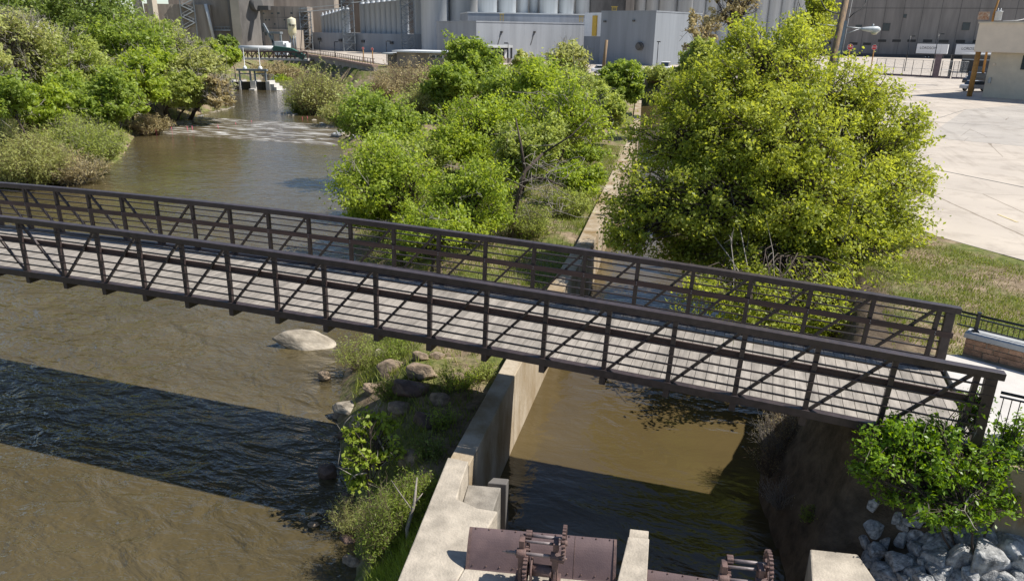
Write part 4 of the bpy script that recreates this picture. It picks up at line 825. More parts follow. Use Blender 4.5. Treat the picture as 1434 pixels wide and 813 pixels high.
pshrub('willow_bush', 'yellowish willow right of the far canal wall', 535, 140, 512, 565, 104, 140, 16, 'leaf_straw', bare=0.45, stem='driedbark')
pshrub('willow_bush', 'brown scrub under the far covered footbridge', 375, 108, 338, 428, 82, 360, 18, 'leaf_straw', bare=0.3, stem='driedbark')
pshrub('willow_bush', 'green bank grass below the far canal wall', 418, 104, 395, 445, 90, 160, 26, 'leaf_mid', bare=0.1)
pshrub('willow_bush', 'bright green clump right of the river gates', 393, 121, 378, 412, 106, 140, 24, 'leaf_lime', bare=0.1)
pshrub('willow_bush', 'green scrub beside the far channel gate', 915, 122, 888, 950, 92, 200, 24, 'leaf_mid', bare=0.15)
pshrub('bank_bush', 'wet green bush beside the flat pale river rock', 500, 515, 462, 545, 468, 90, 18, 'leaf_mid', size=0.075, bare=0.1)
pshrub('bank_bush', 'leafy weeds behind the tan boulder', 560, 498, 520, 590, 470, 70, 20, 'leaf_green', size=0.07, bare=0.1)
pshrub('bank_bush', 'low green weeds at the foot of the divider wall', 590, 700, 545, 620, 655, 110, 20, 'leaf_green', size=0.06, bare=0.05)
pshrub('bank_bush', 'feathery green weeds below the dead branch', 545, 760, 495, 590, 680, 160, 26, 'leaf_green', size=0.06, bare=0.05, aspect=0.2)
pshrub('bank_bush', 'grey green tuft leaning over the water', 500, 740, 460, 530, 690, 90, 20, 'leaf_olive', size=0.09, bare=0.05, aspect=0.12)
pshrub('bank_bush', 'small bright weeds in the bridge shadow', 618, 600, 600, 640, 565, 40, 14, 'leaf_green', size=0.07, bare=0.05, aspect=0.4)
pshrub('bank_bush', 'green weeds along the foot of the wall behind the bridge', 800, 305, 765, 830, 262, 140, 22, 'leaf_mid', bare=0.1)
pshrub('bank_bush', 'green undergrowth below the dead limbs', 735, 330, 690, 790, 280, 160, 22, 'leaf_mid', bare=0.25)
pshrub('bank_bush', 'green undergrowth behind the middle of the bridge', 560, 375, 520, 620, 335, 130, 22, 'leaf_green', bare=0.1)
for k, (px, py, l, r, tp_, lf) in enumerate(((640, 545, 610, 675, 512, 'leaf_lime'), (545, 560, 515, 580, 530, 'leaf_green'), (600, 640, 575, 628, 605, 'leaf_dark'), (520, 640, 495, 550, 610, 'leaf_dark'), (575, 730, 545, 605, 690, 'leaf_lime'), (530, 790, 500, 560, 735, 'leaf_green'), (675, 530, 655, 700, 505, 'leaf_mid'))):
    pshrub('bank_plant', ('bright grass tuft under the bridge left of the wall', 'green weeds between the shaded bank rocks', 'dark weeds by the wall in the bridge shadow', 'dark weeds under the lime sapling', 'lime weeds right of the dead branch', 'green weeds at the bottom edge of the bank', 'grass tuft at the wall foot under the bridge')[k], px, py, l, r, tp_, 70, 18, lf, size=0.065, bare=0.05, aspect=0.3)
pshrub('dry_brush', 'dry grey brush hanging into the channel under the bridge', 1085, 640, 1048, 1125, 580, 150, 6, 'leaf_straw', size=0.05, bare=0.6, stem='greybark')
pshrub('dry_brush', 'bare tangled roots hanging over the shaded channel bank', 1085, 720, 1052, 1130, 685, 90, 3, 'leaf_straw', size=0.04, bare=0.85, stem='greybark')
pshrub('dry_brush', 'dry brown brush at the top of the shaded channel bank', 1105, 612, 1060, 1150, 575, 120, 8, 'leaf_straw', size=0.05, bare=0.5, stem='driedbark')
pshrub('dry_brush', 'brown dead weeds low on the shaded channel bank', 1075, 668, 1045, 1110, 625, 110, 5, 'leaf_straw', size=0.05, bare=0.6, stem='driedbark')
pshrub('bank_bush', 'small green weeds on the dark bank by the concrete block', 1132, 735, 1112, 1155, 712, 50, 14, 'leaf_green', size=0.05, bare=0.1)
# sapling and bush in the foreground
sp = hit(514, 728); sp[2] = h1(sp[0], sp[1]); ss = mpp(sp)
def rel(px, py, b, dy=0.0):
    d = ray(px, py); return CP+d*((b+np.array([0, dy, 0])-CP)@fw)-b
def rl_(px, py, rx, rz, b, s, dy=0.0, ryf=0.9): return (*rel(px, py, b, dy), rx*s, rx*s*ryf, rz*s)
make_tree('sapling', 'lime green sapling leaning over the shaded river', tuple(sp), [rl_(500, 605, 26, 22, sp, ss), rl_(535, 600, 26, 20, sp, ss, .2), rl_(510, 640, 34, 22, sp, ss, -.2), rl_(498, 672, 22, 18, sp, ss), rl_(545, 630, 26, 20, sp, ss, .2), rl_(520, 585, 22, 12, sp, ss)], 260, 10, 0.115, 0.13, 'leaf_lime', trunk=0.035, bare=5, gap=0.4, aspect=0.6, cat='sapling', surf=0.55)
bu = np.array([22.85, -0.72, 0.0]); bu[2] = h1(bu[0], bu[1]); bs = mpp(bu)
make_tree('leafy_bush', 'bright green leafy bush above the grey boulders', tuple(bu), [rl_(1235, 640, 44, 44, bu, bs), rl_(1290, 640, 60, 50, bu, bs, 0), rl_(1350, 650, 62, 52, bu, bs), rl_(1405, 650, 46, 40, bu, bs, .2), rl_(1362, 575, 26, 36, bu, bs, .1), rl_(1300, 695, 70, 32, bu, bs, -.1), rl_(1255, 605, 34, 26, bu, bs), rl_(1310, 605, 34, 26, bu, bs), rl_(1415, 610, 22, 40, bu, bs, .2), rl_(1375, 700, 46, 30, bu, bs, -.15), rl_(1330, 715, 55, 22, bu, bs, -.1), rl_(1420, 690, 30, 30, bu, bs, .1), rl_(1215, 655, 25, 35, bu, bs)], 1300, 17, 0.09, 0.16, 'leaf_shrub', trunk=0.028, stems=5, bare=5, gap=0.3, aspect=0.5, cat='bush', surf=0.5)
db = hit(572, 758); t = tag(MB().tube([db+(0, 0, -.05), rel(570, 740, db)+db, rel(580, 705, db)+db, rel(584, 668, db)+db], [0.05, 0.045, 0.035, 0.015], 8).tube([rel(580, 705, db)+db, rel(592, 690, db)+db], [0.025, 0.008], 6).tube([rel(578, 715, db)+db, rel(560, 690, db)+db, rel(548, 672, db)+db], [0.02, 0.012, 0.006], 6).build('dead_branch', M['greybark']), 'bleached dead branch standing in the foreground weeds', 'branch')

# grass
def grass(name, label, n, xr_, yr_, hmin, hmax, w, m, mask):
    x = rng.uniform(*xr_, n); y = rng.uniform(*yr_, n); k = mask(x, y); x, y = x[k], y[k]; z = H(x, y); N = len(x)
    a = rng.uniform(0, 6.283, N); h_ = rng.uniform(hmin, hmax, N); dx, dy = np.cos(a)*w/2, np.sin(a)*w/2; bx, by = rng.normal(0, 0.45, N)*h_, rng.normal(0, 0.45, N)*h_
    v = np.stack([np.stack([x-dx, y-dy, z-0.02], -1), np.stack([x+dx, y+dy, z-0.02], -1), np.stack([x+bx, y+by, z+h_], -1)], 1).reshape(-1, 3)
    return tag(npmesh(name, v, np.arange(N*3).reshape(-1, 3), m), label, 'grass', kind='stuff')
def pn(x, y, s): return fbm(x, y, s, 1.3)+0.5*fbm(x, y, s*3.1, 4.2)
def lotedge(x, y):     # metres outside the yard's front edge
    a = np.array([30.5, 12.0]); b = np.array([25.2, 18.1]); d = (b-a)/np.linalg.norm(b-a); return -((x-a[0])*d[1]-(y-a[1])*d[0])*-1
lawn = lambda x, y: (x > ip(CR, y)+3.0) & (np.interp(y, [-5, 12, 15.4, 18.1, 24, 45, 75, 105], [60, 30.2, 27.2, 24.6, 21.8, 19.8, 16.5, 10.5]) > x+0.5) & ~((y < 5.2+(23.4-x)*0.47) & (x > 22))
grass('lawn_grass', 'short patchy green grass on the verge behind the bridge', 110000, (20, 32), (3.5, 26), 0.04, 0.13, 0.035, M['grassblade'], lambda x, y: lawn(x, y) & (pn(x, y, 0.8)+rng.normal(0, .35, len(x)) > -0.1) & (np.interp(y, [-5, 12, 15.4, 18.1, 24], [60, 29, 26.2, 23.8, 21]) > x+rng.normal(0, .5, len(x))))
grass('lawn_straw', 'dry straw grass on the verge behind the bridge', 26000, (20, 32), (3.5, 26), 0.04, 0.12, 0.03, M['drygrass'], lambda x, y: lawn(x, y) & (pn(x, y, 0.8)+rng.normal(0, .4, len(x)) < 0.25))
isl_ = lambda x, y: (x > ip(RI, y)+0.7) & (x < ip(CW, y)-0.9)
grass('island_grass', 'green grass along the foot of the divider wall', 110000, (-8, 13), (-4, 48), 0.12, 0.4, 0.035, M['grassblade'], lambda x, y: isl_(x, y) & (pn(x, y, 0.7)+rng.normal(0, .4, len(x)) > -0.25) & ~((y < 3.0) & (x < ip(CW, y)-3.6+rng.normal(0, .8, len(x))) & (y > -1)))
grass('island_dry_grass', 'dry grass among the bank rocks', 14000, (-8, 13), (-4, 48), 0.1, 0.35, 0.025, M['drygrass'], lambda x, y: isl_(x, y) & (pn(x, y, 0.7)+rng.normal(0, .4, len(x)) < 0.1))
grass('near_bank_weeds', 'leafy weeds on the near river bank', 16000, (9.5, 13), (-8, -1.2), 0.1, 0.3, 0.03, M['leaf_green'], lambda x, y: isl_(x, y))
grass('left_bank_grass', 'rough grass on the far left bank', 40000, (-75, -30), (15, 90), 0.2, 0.7, 0.07, M['leaf_olive'], lambda x, y: (x < ip(RL, y)-0.4) & (pn(x, y, 0.3) > -0.2))

# ------------------------------------------------------------------ near street furniture on the right
# utility pole with the cobra lamp
up0 = pd(1158, 36.5, -0.9); us = mpp(up0)
def relp(b, px, py, dd=0.0):
    d = ray(px, py); return CP+d*((b-CP)@fw+dd)-b
t = thing('utility_pole', 'tall weathered wooden utility pole with blue grey conduit', 'utility pole', tuple(up0))
topz = 13.5
ax = relp(up0, 1184, 2); ax2 = np.array([0, 0, 0.0]); dirp = ax-ax2; 
pt = lambda z: ax2+dirp*(z/dirp[2])
MB().tube([pt(-0.3), pt(topz)], [0.19, 0.13], 16).build('shaft', M['wood_pole'], t)
co = np.array([*cr[:2], 0])*0.17-np.array([*(fw[:2]/np.hypot(*fw[:2])), 0])*0.09
MB().bar(pt(0)+co, pt(hz(up0, 28)+0.9)+co, 0.14, 0.1, (0, 1, 0)).build('conduit', M['blue_conduit'], t)
cb_ = MB(); c2 = np.array([*cr[:2], 0])*0.3
cb_.tube([pt(6.5)+c2*1.2, pt(8)+c2*1.1, pt(9.5)+c2, pt(topz)+c2*0.9], 0.014, 5); cb_.build('cable', M['white_wire'], t)
sl = thing('street_lamp', 'pale cobra head street lamp on an arm from the wooden pole', 'street lamp', tuple(up0+pt(hz(up0, 40)-up0[2])))
sb0 = up0+pt(hz(up0, 40)-up0[2])
R3 = lambda px, py: relp(sb0, px, py)
MB().tube([R3(1184, 38), R3(1195, 39), R3(1207, 40)], 0.028, 8).tube([R3(1186, 47), R3(1204, 40.5)], 0.018, 6).tube([R3(1143, 33.5), R3(1176, 37)], 0.02, 6).build('arm', M['galv'], sl)
a, b = R3(1205, 40.5), R3(1233, 42); dx = (b-a); m_ = MB(); n_ = 10; pts = [a+dx*f for f in (0, .12, .3, .55, .8, .93, 1.0)]
m_.tube(pts, [0.03, 0.075, 0.1, 0.135, 0.15, 0.115, 0.03], 14); m_.build('lamp_head', M['lamp_grey'], sl)
c = a+dx*0.72-np.array([0, 0, 0.1]); MB().lathe([(0.13, 0.02), (0.15, -0.04), (0.11, -0.11), (0.0, -0.13)], c, 16).build('lens', M['lamp_lens'], sl)
MB().tube([a+dx*0.6+np.array([0, 0, .12]), a+dx*0.6+np.array([0, 0, .24])], [0.05, 0.035], 10).build('photocell', M['galv'], sl)
# second lamp
l2 = pd(1122, 63, -0.9); t = thing('street_lamp', 'thin dark street lamp with white head above the tree', 'street lamp', tuple(l2)); R3 = lambda px, py: relp(l2, px, py)
MB().tube([np.array([0, 0, 0]), R3(1131, 88), R3(1141, 4), R3(1142, -20)], [0.13, 0.11, 0.09, 0.08], 10).build('shaft', M['bark'], t)
MB().tube([R3(1139, 20), R3(1143, 14), R3(1148, 11.5)], 0.03, 6).build('arm', M['galv'], t)
a, b = R3(1146, 11.5), R3(1156.5, 12.5); MB().tube([a+(b-a)*f for f in (0, .2, .6, .9, 1)], [0.05, 0.13, 0.2, 0.17, 0.04], 12).build('lamp_head', M['lamp_grey'], t)
def cable(label, pts, r_, m):
    return tag(MB().tube(pts, r_, 6).build('cable', m), label, 'cable')
A_ = lambda px, py, dd=0.0: relp(up0, px, py, dd)+up0
cable('black cable looping to the wooden pole from the upper left', [A_(1149, -14), A_(1150, 2), A_(1156, 13), A_(1166, 17.5), A_(1174, 19)], 0.03, M['wire'])
cable('black cable looping to the wooden pole from the upper right', [A_(1214, -12), A_(1212, 4), A_(1206, 13), A_(1197, 18), A_(1189, 25)], 0.025, M['wire'])

# traffic signs
def sign(name, label, px, base_py, py, rpx, kind, depth):
    b = pd(px, depth, -0.86); t = thing(name, label, 'sign', tuple(b)); s_ = mpp(b); c = np.array([0, 0, hz(b, py)-b[2]]); r_ = rpx*s_
    toc = CP-b; toc[2] = 0; n_ = toc/np.linalg.norm(toc); sd = np.array([-n_[1], n_[0], 0]); sd = -sd if sd@cr < 0 else sd
    MB().tube([np.array([0, 0, 0]), c+np.array([0, 0, r_])], s_*0.75, 6).build('post', M['ochre_pole'], t)
    def plate(rr, off, m, nm, k=8, rot=math.pi/8):
        vs = []; 
        for o_ in (off, off+0.02):
            for i in range(k):
                a = rot+2*math.pi*i/k; vs.append(c+n_*o_+sd*rr*math.cos(a)+np.array([0, 0, rr*math.sin(a)]))
        return MB().add(vs, [tuple(range(k))[::-1], tuple(range(k, 2*k))]+[(i, (i+1) % k, k+(i+1) % k, k+i) for i in range(k)]).build(nm, m, t)
    k = 8 if kind == 'STOP' else 20
    plate(r_, 0.08, M['white'], 'sign_border', k); plate(r_*0.9, 0.105, M['red'], 'sign_face', k)
    mw = face_matrix(c+n_*0.13, n_)
    if kind == 'STOP': text('lettering', 'STOP', r_*0.72, M['white'], mw, t)
    else: MB().add([c+n_*0.13+sd*x+np.array([0, 0, z]) for x, z in ((-r_*.6, -r_*.15), (r_*.6, -r_*.15), (r_*.6, r_*.15), (-r_*.6, r_*.15))], [(0, 1, 2, 3)]).build('white_bar', M['white'], t)
    return t
sign('stop_sign', 'red stop sign on ochre post nearest the wooden pole', 1193, 110, 66, 4.2, 'STOP', 150)
sign('stop_sign', 'red stop sign on ochre post at the left end of the chain fence', 1227, 105, 66.5, 3.6, 'STOP', 152)
sign('no_entry_sign', 'round red no entry sign before the loading dock', 704.5, 92, 82, 3.2, 'NO', 150)
sign('stop_sign', 'small red sign by the red railing, left one', 507, 78, 68, 1.9, 'STOP', 190)
sign('stop_sign', 'small red sign by the red railing, right one', 520, 84, 69, 2.1, 'STOP', 175)

# chain fence of the yard
f0, f1 = at(1225, 104.5, -0.86), at(1330, 110, -0.86); f2 = at(1352, 111, -0.86)
def fence(name, label, P, Q, n, ht, m, wall=None, fill=14, rails=(1.0, 0.5)):
    t = thing(name, label, 'fence', tuple(P)); D = Q-P; wd_ = 0.05
    for i in range(n+1):
        p = D*i/n; MB().tube([p, p+np.array([0, 0, ht])], wd_, 6).build('post', m, t)
    r_ = MB()
    for z in rails: r_.tube([np.array([0, 0, ht*z]), D+np.array([0, 0, ht*z])], wd_*0.7, 5)
    r_.build('rails', M['galv'], t)
    w = MB()
    for i in range(n*fill):
        p = D*i/(n*fill); q = D*(i+1)/(n*fill)
        w.bar(p+np.array([0, 0, 0.1]), q+np.array([0, 0, ht]), 0.008, 0.008); w.bar(q+np.array([0, 0, 0.1]), p+np.array([0, 0, ht]), 0.008, 0.008)
    w.build('wire_mesh', M['galv'], t)
    if wall:
        a, b = np.array([0, 0, 0]), D; nn = np.array([-D[1], D[0], 0]); nn = nn/np.linalg.norm(nn)*0.15
        MB().prism([tuple((a-nn)[:2]), tuple((b-nn)[:2]), tuple((b+nn)[:2]), tuple((a+nn)[:2])], -0.3, wall).build('kerb', M['brownpost'], t)
    return t
hf = hz(f0, 82)-f0[2]
fence('chain_link_fence', 'chain link fence on a brown kerb at the back of the yard', f0, f1, 8, hf, M['black_metal'], 0.35)
fence('chain_link_fence', 'short chain link gate panel beside the dark vehicles', f1+(f1-f0)*0.02, f2, 3, hf, M['black_metal'], 0.3)
for px, w, m, lab in ((1309, 7, 'brownpost', 'thick mauve gate post in the chain fence'), (1328, 3, 'black_metal', 'slim black gate post in the chain fence')):
    b = at(px, 109, -0.86); s_ = mpp(b); tag(MB().prism([(b[0]-w*s_/2, b[1]-w*s_/2), (b[0]+w*s_/2, b[1]-w*s_/2), (b[0]+w*s_/2, b[1]+w*s_/2), (b[0]-w*s_/2, b[1]+w*s_/2)], -1, hz(b, 77)).prism([(b[0]-w*s_*.6, b[1]-w*s_*.6), (b[0]+w*s_*.6, b[1]-w*s_*.6), (b[0]+w*s_*.6, b[1]+w*s_*.6), (b[0]-w*s_*.6, b[1]+w*s_*.6)], hz(b, 77)-.1, hz(b, 77)+.05).build('gate_post', M[m]), lab, 'post')

# ------------------------------------------------------------------ buildings: block() stands a box on two ground points
def frame(p0, p1):
    p0 = np.array(p0[:2], float); p1 = np.array(p1[:2], float); d = (p1-p0)/np.linalg.norm(p1-p0); n_ = np.array([d[1], -d[0]])
    if n_@(CP[:2]-p0) < 0: n_ = -n_
    return p0, d, n_, float(np.linalg.norm(p1-p0))
class Face:
    """a facade: s runs along it in metres, z up, o outwards"""
    def __init__(s, p0, p1): s.p, s.d, s.n, s.L = frame(p0, p1)
    def P(s, a, z, o=0.0): q = s.p+s.d*a+s.n*o; return (q[0], q[1], z)
    def block(s, mb, a0, a1, z0, z1, o0, o1):
        q = [s.P(a0, z0, o0), s.P(a1, z0, o0), s.P(a1, z0, o1), s.P(a0, z0, o1)]; return mb.prism([(x[0], x[1]) for x in q], z0, z1)
    def s_of(s, px):     # where the sight line of column px meets the facade
        d = ray(px, 60)[:2]; A = np.array([[d[0], -s.d[0]], [d[1], -s.d[1]]]); return float(np.linalg.solve(A, s.p-CP[:2])[1])
    def z_of(s, px, py): a = s.s_of(px); return hz(s.P(a, 0), py)
    def rect(s, mb, px0, px1, py0, py1, o0=-0.02, o1=0.06):
        a0, a1 = s.s_of(px0), s.s_of(px1); zt, zb = s.z_of((px0+px1)/2, py0), s.z_of((px0+px1)/2, py1); return s.block(mb, min(a0, a1), max(a0, a1), zb, zt, o0, o1)
GZ = -0.86
# tan building on the right
f = Face(pd(1366, 121, 0), pd(1500, 117, 0)); tb = thing('tan_building', 'tan building with deep overhanging fascia at the right', 'building', (0, 0, 0))
zt, zb = f.z_of(1400, 33), f.z_of(1400, 73.5); a0 = f.s_of(1366)
f.block(MB(), a0, a0+30, zb, zt, 0.0, -18).build('fascia', M['tan_wall'], tb); f.block(MB(), a0-0.1, a0+30.1, zt, zt+0.2, 0.12, -18.1).build('roof_edge', M['tan_dark'], tb)
a1 = f.s_of(1384.5); f.block(MB(), a1, a0+30, GZ-0.2, zb-0.003, -1.4, -17).build('wall', M['tan_dark'], tb)
bx = MB(); f.rect(bx, 1389.5, 1393, 109, 117, -1.42, -1.2); bx.build('meter_box', M['galv'], tb); bx = MB(); f.rect(bx, 1391, 1394, 89, 92, -1.42, -1.25); bx.build('wall_lamp', M['tan_wall'], tb)
bx = MB(); f.rect(bx, 1431, 1440, 78, 98, -1.42, -1.3); bx.build('window', M['glass'], tb)
tp = f.P(a0+0.45, GZ, -0.4); tag(MB().tube([tp, (tp[0], tp[1], zb)], 0.33, 12).build('support_pole', M['ochre_pole']), 'thick ochre pole under the tan building overhang', 'pole')
# transformer pole behind it
b = pd(1387.5, 150, GZ); t = thing('utility_pole', 'ochre utility pole with grey transformer behind the tan building', 'utility pole', tuple(b)); z2 = hz(b, -25)-b[2]; dz = lambda py: hz(b, py)-b[2]; s_ = mpp(b); rr = np.array([*cr[:2], 0])
lx = lambda py: rr*(1384.5-1387.5+(20-py)*0.12)*s_
MB().tube([np.array([0, 0, 0]), lx(20)+np.array([0, 0, dz(20)]), lx(-25)+np.array([0, 0, z2])], [0.2, 0.16, 0.13], 10).build('shaft', M['ochre_pole'], t)
c = rr*4.5*s_+lx(20)-np.array([*fw[:2], 0])*0.5; zc0, zc1 = dz(29), dz(16)
tf = MB().lathe([(0.0, zc0), (0.46, zc0+.02), (0.5, zc0+.1), (0.5, zc1-.1), (0.56, zc1-.08), (0.56, zc1), (0.0, zc1+.08)], c, 18).build('transformer', M['lamp_grey'], t); bm_ = MB()
for o in (-.25, .2): bm_.tube([c+rr*o+np.array([0, 0, zc1]), c+rr*o+np.array([0, 0, zc1+.45])], [0.09, 0.05], 8)
bm_.build('bushing', M['white'], tf)
c = rr*(-16)*s_; MB().box(c+np.array([-.75, -.3, dz(28)]), c+np.array([.75, .3, dz(17)])).build('rusty_box', M['rust_box'], t)
sw0 = f.P(a0+2.8, zt+.3, 0); e = np.array(relp(np.array(sw0), 1445, 25))+np.array(sw0); cable('pale service cable above the tan building roof', [sw0, (np.array(sw0)+e)/2-np.array([0, 0, .15]), e], 0.06, M['white_wire'])

# parked vehicles beside the tan building
def car(label, loc, rz, paint, group=None, van=False):
    t = thing('parked_car', label, 'car', loc, rz, group); L_, W = 4.6, 1.8; h0, h1_ = 0.35, 0.95 if not van else 1.15; ht = 1.5 if not van else 2.0
    prof = [(-2.3, .4), (-2.28, .85), (-2.1, h1_), (-1.6, h1_+.02), (-.9, h1_+.04), (1.2, h1_+.03), (2.1, h1_-.08), (2.28, .7), (2.3, .4)]
    def extr(mb, pr, y): n = len(pr); mb.add([(x, -y, z) for x, z in pr]+[(x, y, z) for x, z in pr], [tuple(range(n)), tuple(range(n, 2*n))[::-1]]+[(i, n+i, n+(i+1) % n, (i+1) % n) for i in range(n)])
    m = MB(); extr(m, prof, .9); m.build('body', M[paint], t, bevel=0.06)
    m = MB(); extr(m, [(-1.75, h1_), (-1.35, ht), (.35, ht), (1.1, h1_)], .76); m.build('cabin', M['glass'], t, bevel=0.08)
    m = MB(); extr(m, [(-1.4, ht-.04), (-1.3, ht+.04), (.25, ht+.04), (.42, ht-.04)], .78); m.build('roof', M[paint], t, bevel=0.03)
    for x in (-1.4, 1.4):
        for y in (-.82, .82):
            w = MB().tube([(x, y-.11, .33), (x, y+.11, .33)], .33, 18).build('wheel', M['tyre'], t); MB().tube([(x, y-.115, .33), (x, y+.115, .33)], .19, 14).build('rim', M['galv'], w)
    for y in (-.6, .6): MB().cbox((2.28, y, .68), (.06, .4, .14)).build('headlight', M['lamp_lens'], t)
    return t
random.seed(5)
for i, (px, py, pa, lab) in enumerate(((1368, 128, 'carsilver', 'silver car parked nearest, beside the ochre pole'), (1369, 120, 'carblack', 'dark car parked behind the nearest silver one'), (1372, 114, 'carsilver', 'second silver car in the row by the tan wall'), (1373, 109, 'carblack', 'dark car farthest back in the row by the tan wall'))):
    q = at(px, py, GZ); car(lab, tuple(q), math.atan2(cr[1], cr[0])+0.05, pa, 'cars parked by the tan wall', i % 2 == 1)
fs_ = Face(pd(1353, 205, 0), pd(1400, 203, 0)); sh = thing('dark_shed', 'dark shed with pale flat roof behind the parked cars', 'shed', (0, 0, 0)); zt = fs_.z_of(1365, 75); zb_ = fs_.z_of(1365, 96)
fs_.block(MB(), 0, 12, GZ, zt-.3, 0, -6).build('wall', M['dark_seam'], sh); fs_.block(MB(), -.4, 12.4, zt-.297, zt, .5, -6.4).build('roof', M['offwhite'], sh)
m_ = MB(); fs_.block(m_, 0.3, 4.5, GZ+.1, zt-1.6, -.02, .06); m_.build('opening', M['opening'], sh); m_ = MB(); fs_.block(m_, 0.2, 7, zt-1.4, zt-1.2, -.02, .12); m_.build('beam', M['galv'], sh)

# long dark building at the back right
fl = Face(pd(1118, 338, 0), pd(1620, 352, 0)); lb_ = thing('long_building', 'long dark concrete warehouse with a row of slot vents', 'building', (0, 0, 0)); ztop = 26
fl.block(MB(), 0, fl.L+30, GZ-.2, ztop, 0, -40).build('wall', M['dark_long'], lb_)
for px0, px1, py0, py1 in ((1154,1164,58.5,62),(1190,1201,59.5,63),(1209,1220,60,63.5),(1229,1240.5,55.5,59),(1249,1261,55.5,59),(1270,1282,55.5,59),(1292,1305,55.5,59.5),(1314,1328,56,60),(1338,1351,56,60.5),(1362,1375,56,60.5)):
    m_ = MB(); fl.rect(m_, px0, px1, py0, py1, -.02, .08); m_.build('slot_vent', M['opening'], lb_)
for px0, px1, py0, py1 in ((1258.5,1262.5,20.5,25),(1232.5,1242,33,43),(1343,1353,32,42),(1195,1203,35.5,38)):
    m_ = MB(); fl.rect(m_, px0-.6, px1+.6, py0-.6, py1+.6, -.02, .07); w = m_.build('window', M['dark_seam'], lb_); m_ = MB(); fl.rect(m_, px0, px1, py0, py1, -.02, .1); m_.build('pane', M['glass'], w)
m_ = MB()
for px in range(1128, 1434, 26): a = fl.s_of(px); fl.block(m_, a-.07, a+.07, GZ, ztop-.2, -.02, .05)
fl.block(m_, 0, fl.L+30, fl.z_of(1250, 12), fl.z_of(1250, 11.2), -.02, .06); fl.block(m_, 0, fl.L+30, GZ, GZ+1.1, -.02, .07); m_.build('panel_joints', M['dark_seam'], lb_)
# trailers in front of it
def trailer(label, px0, px1, py0, py1, pyb, depth, word):
    ft = Face(pd(px0, depth, 0), pd(px1, depth-1, 0)); a0, a1 = ft.s_of(px0), ft.s_of(px1); pxm = (px0+px1)/2; zt, zb = ft.z_of(pxm, py0), ft.z_of(pxm, py1)
    t = thing('semi_trailer', label, 'trailer', (0, 0, 0)); ft.block(MB(), a0, a1, zb, zt, 0, -2.5).build('box_body', M['white'], t, bevel=0.04)
    m_ = MB(); ft.block(m_, a0+.2, a1-.2, zb-.35, zb-.003, -.3, -2.2); ft.block(m_, a0+(a1-a0)*.88, a0+(a1-a0)*.92, GZ, zb-.3, -.4, -.6); m_.build('chassis', M['dark_seam'], t)
    for k in (0.34, 0.44):
        for o in (-.3, -2.2):
            p, q = ft.P(a0+(a1-a0)*k, GZ+.5, o-.14), ft.P(a0+(a1-a0)*k, GZ+.5, o+.14); w = MB().tube([p, q], .5, 16).build('wheel', M['tyre'], t); MB().tube([ft.P(a0+(a1-a0)*k, GZ+.5, o-.15), ft.P(a0+(a1-a0)*k, GZ+.5, o+.15)], .26, 12).build('rim', M['galv'], w)
    c = ft.P(a0+(a1-a0)*(.38 if word[1] else .42), zb+(zt-zb)*.58, .03); text('lettering', word[0], (zt-zb)*.36, M['letter'], face_matrix(c, (*ft.n, 0)), t)
    m_ = MB(); ft.block(m_, a0+(a1-a0)*.78, a0+(a1-a0)*.785, zb+.05, zt-.05, -.02, .03); m_.build('door_seam', M['galv'], t)
    return t
trailer('white lettered trailer parked fully in view by the dark warehouse', 1285, 1329, 62, 75.3, 79, 330, ('LORDSON', True))
trailer('white lettered trailer partly hidden by the tan building', 1340, 1392, 62.5, 77, 80, 334, ('LORDSON', False))
def lightpole(label, px, py0, py1, depth, arm=6):
    b = pd(px, depth, GZ); t = thing('light_pole', label, 'light pole', tuple(b)); s_ = mpp(b); z1 = hz(b, py0)-b[2]; rr = np.array([*cr[:2], 0])
    MB().tube([np.array([0, 0, 0]), np.array([0, 0, z1])], s_*.55, 8).build('shaft', M['black_metal'], t)
    MB().bar(np.array([0, 0, z1]), rr*arm*s_+np.array([0, 0, z1+.1]), .12, .12).cbox(rr*arm*s_+np.array([0, 0, z1+.05]), (.7, .5, .2)).build('lamp_head', M['black_metal'], t); return t
lightpole('black light pole left of the fully visible white trailer', 1275, 51, 82, 200, 4); lightpole('black light pole in front of the lettered white trailer', 1314, 48, 80, 205, 5)
lightpole('dark light pole before the silo wall, left one', 446, 58, 80, 215, 2); lightpole('dark light pole before the silo wall, middle one', 467, 59, 84, 195, 3); lightpole('dark light pole before the silo wall, right one', 540, 58, 84, 185, 4)
lightpole('dark light pole beside the no entry sign', 712, 61, 90, 152, -3); lightpole('dark light pole right of the slate block corner', 923, 59, 88, 165, 0.5)
b = pd(847, 140, -0.9); tag(MB().tube([b, (b[0]+.4, b[1], hz(b, 56))], [.32, .27], 10).build('wooden_post', M['wood_pole']), 'short brown wooden pole before the slate block', 'pole')

# grey works: low blocks
def simple_block(name, label, px0, d0, px1, d1, top, depth, m, cap=None):
    f_ = Face(pd(px0, d0, 0), pd(px1, d1, 0)); zt = f_.z_of((px0+px1)/2, top); t = thing(name, label, 'building', (0, 0, 0))
    f_.block(MB(), 0, f_.L, GZ-.2, zt, 0, -depth).build('wall', M[m], t); mb = MB(); f_.block(mb, -.1, f_.L+.1, zt+.002, zt+.3, .1, -depth-.1); mb.build('parapet', M[cap or m], t)
    rb = MB()
    for i in range(1, int(f_.L/4.5)+1): f_.block(rb, i*4.5, i*4.5+.05, GZ, zt-.02, -.02, .012)
    rb.build('cladding_ribs', M[m], t); return f_, t, zt
fa, ta, za = simple_block('slate_block', 'tall slate grey block with round wall vent', 841, 198, 917, 190, 17, 24, 'grey_clad_dark')
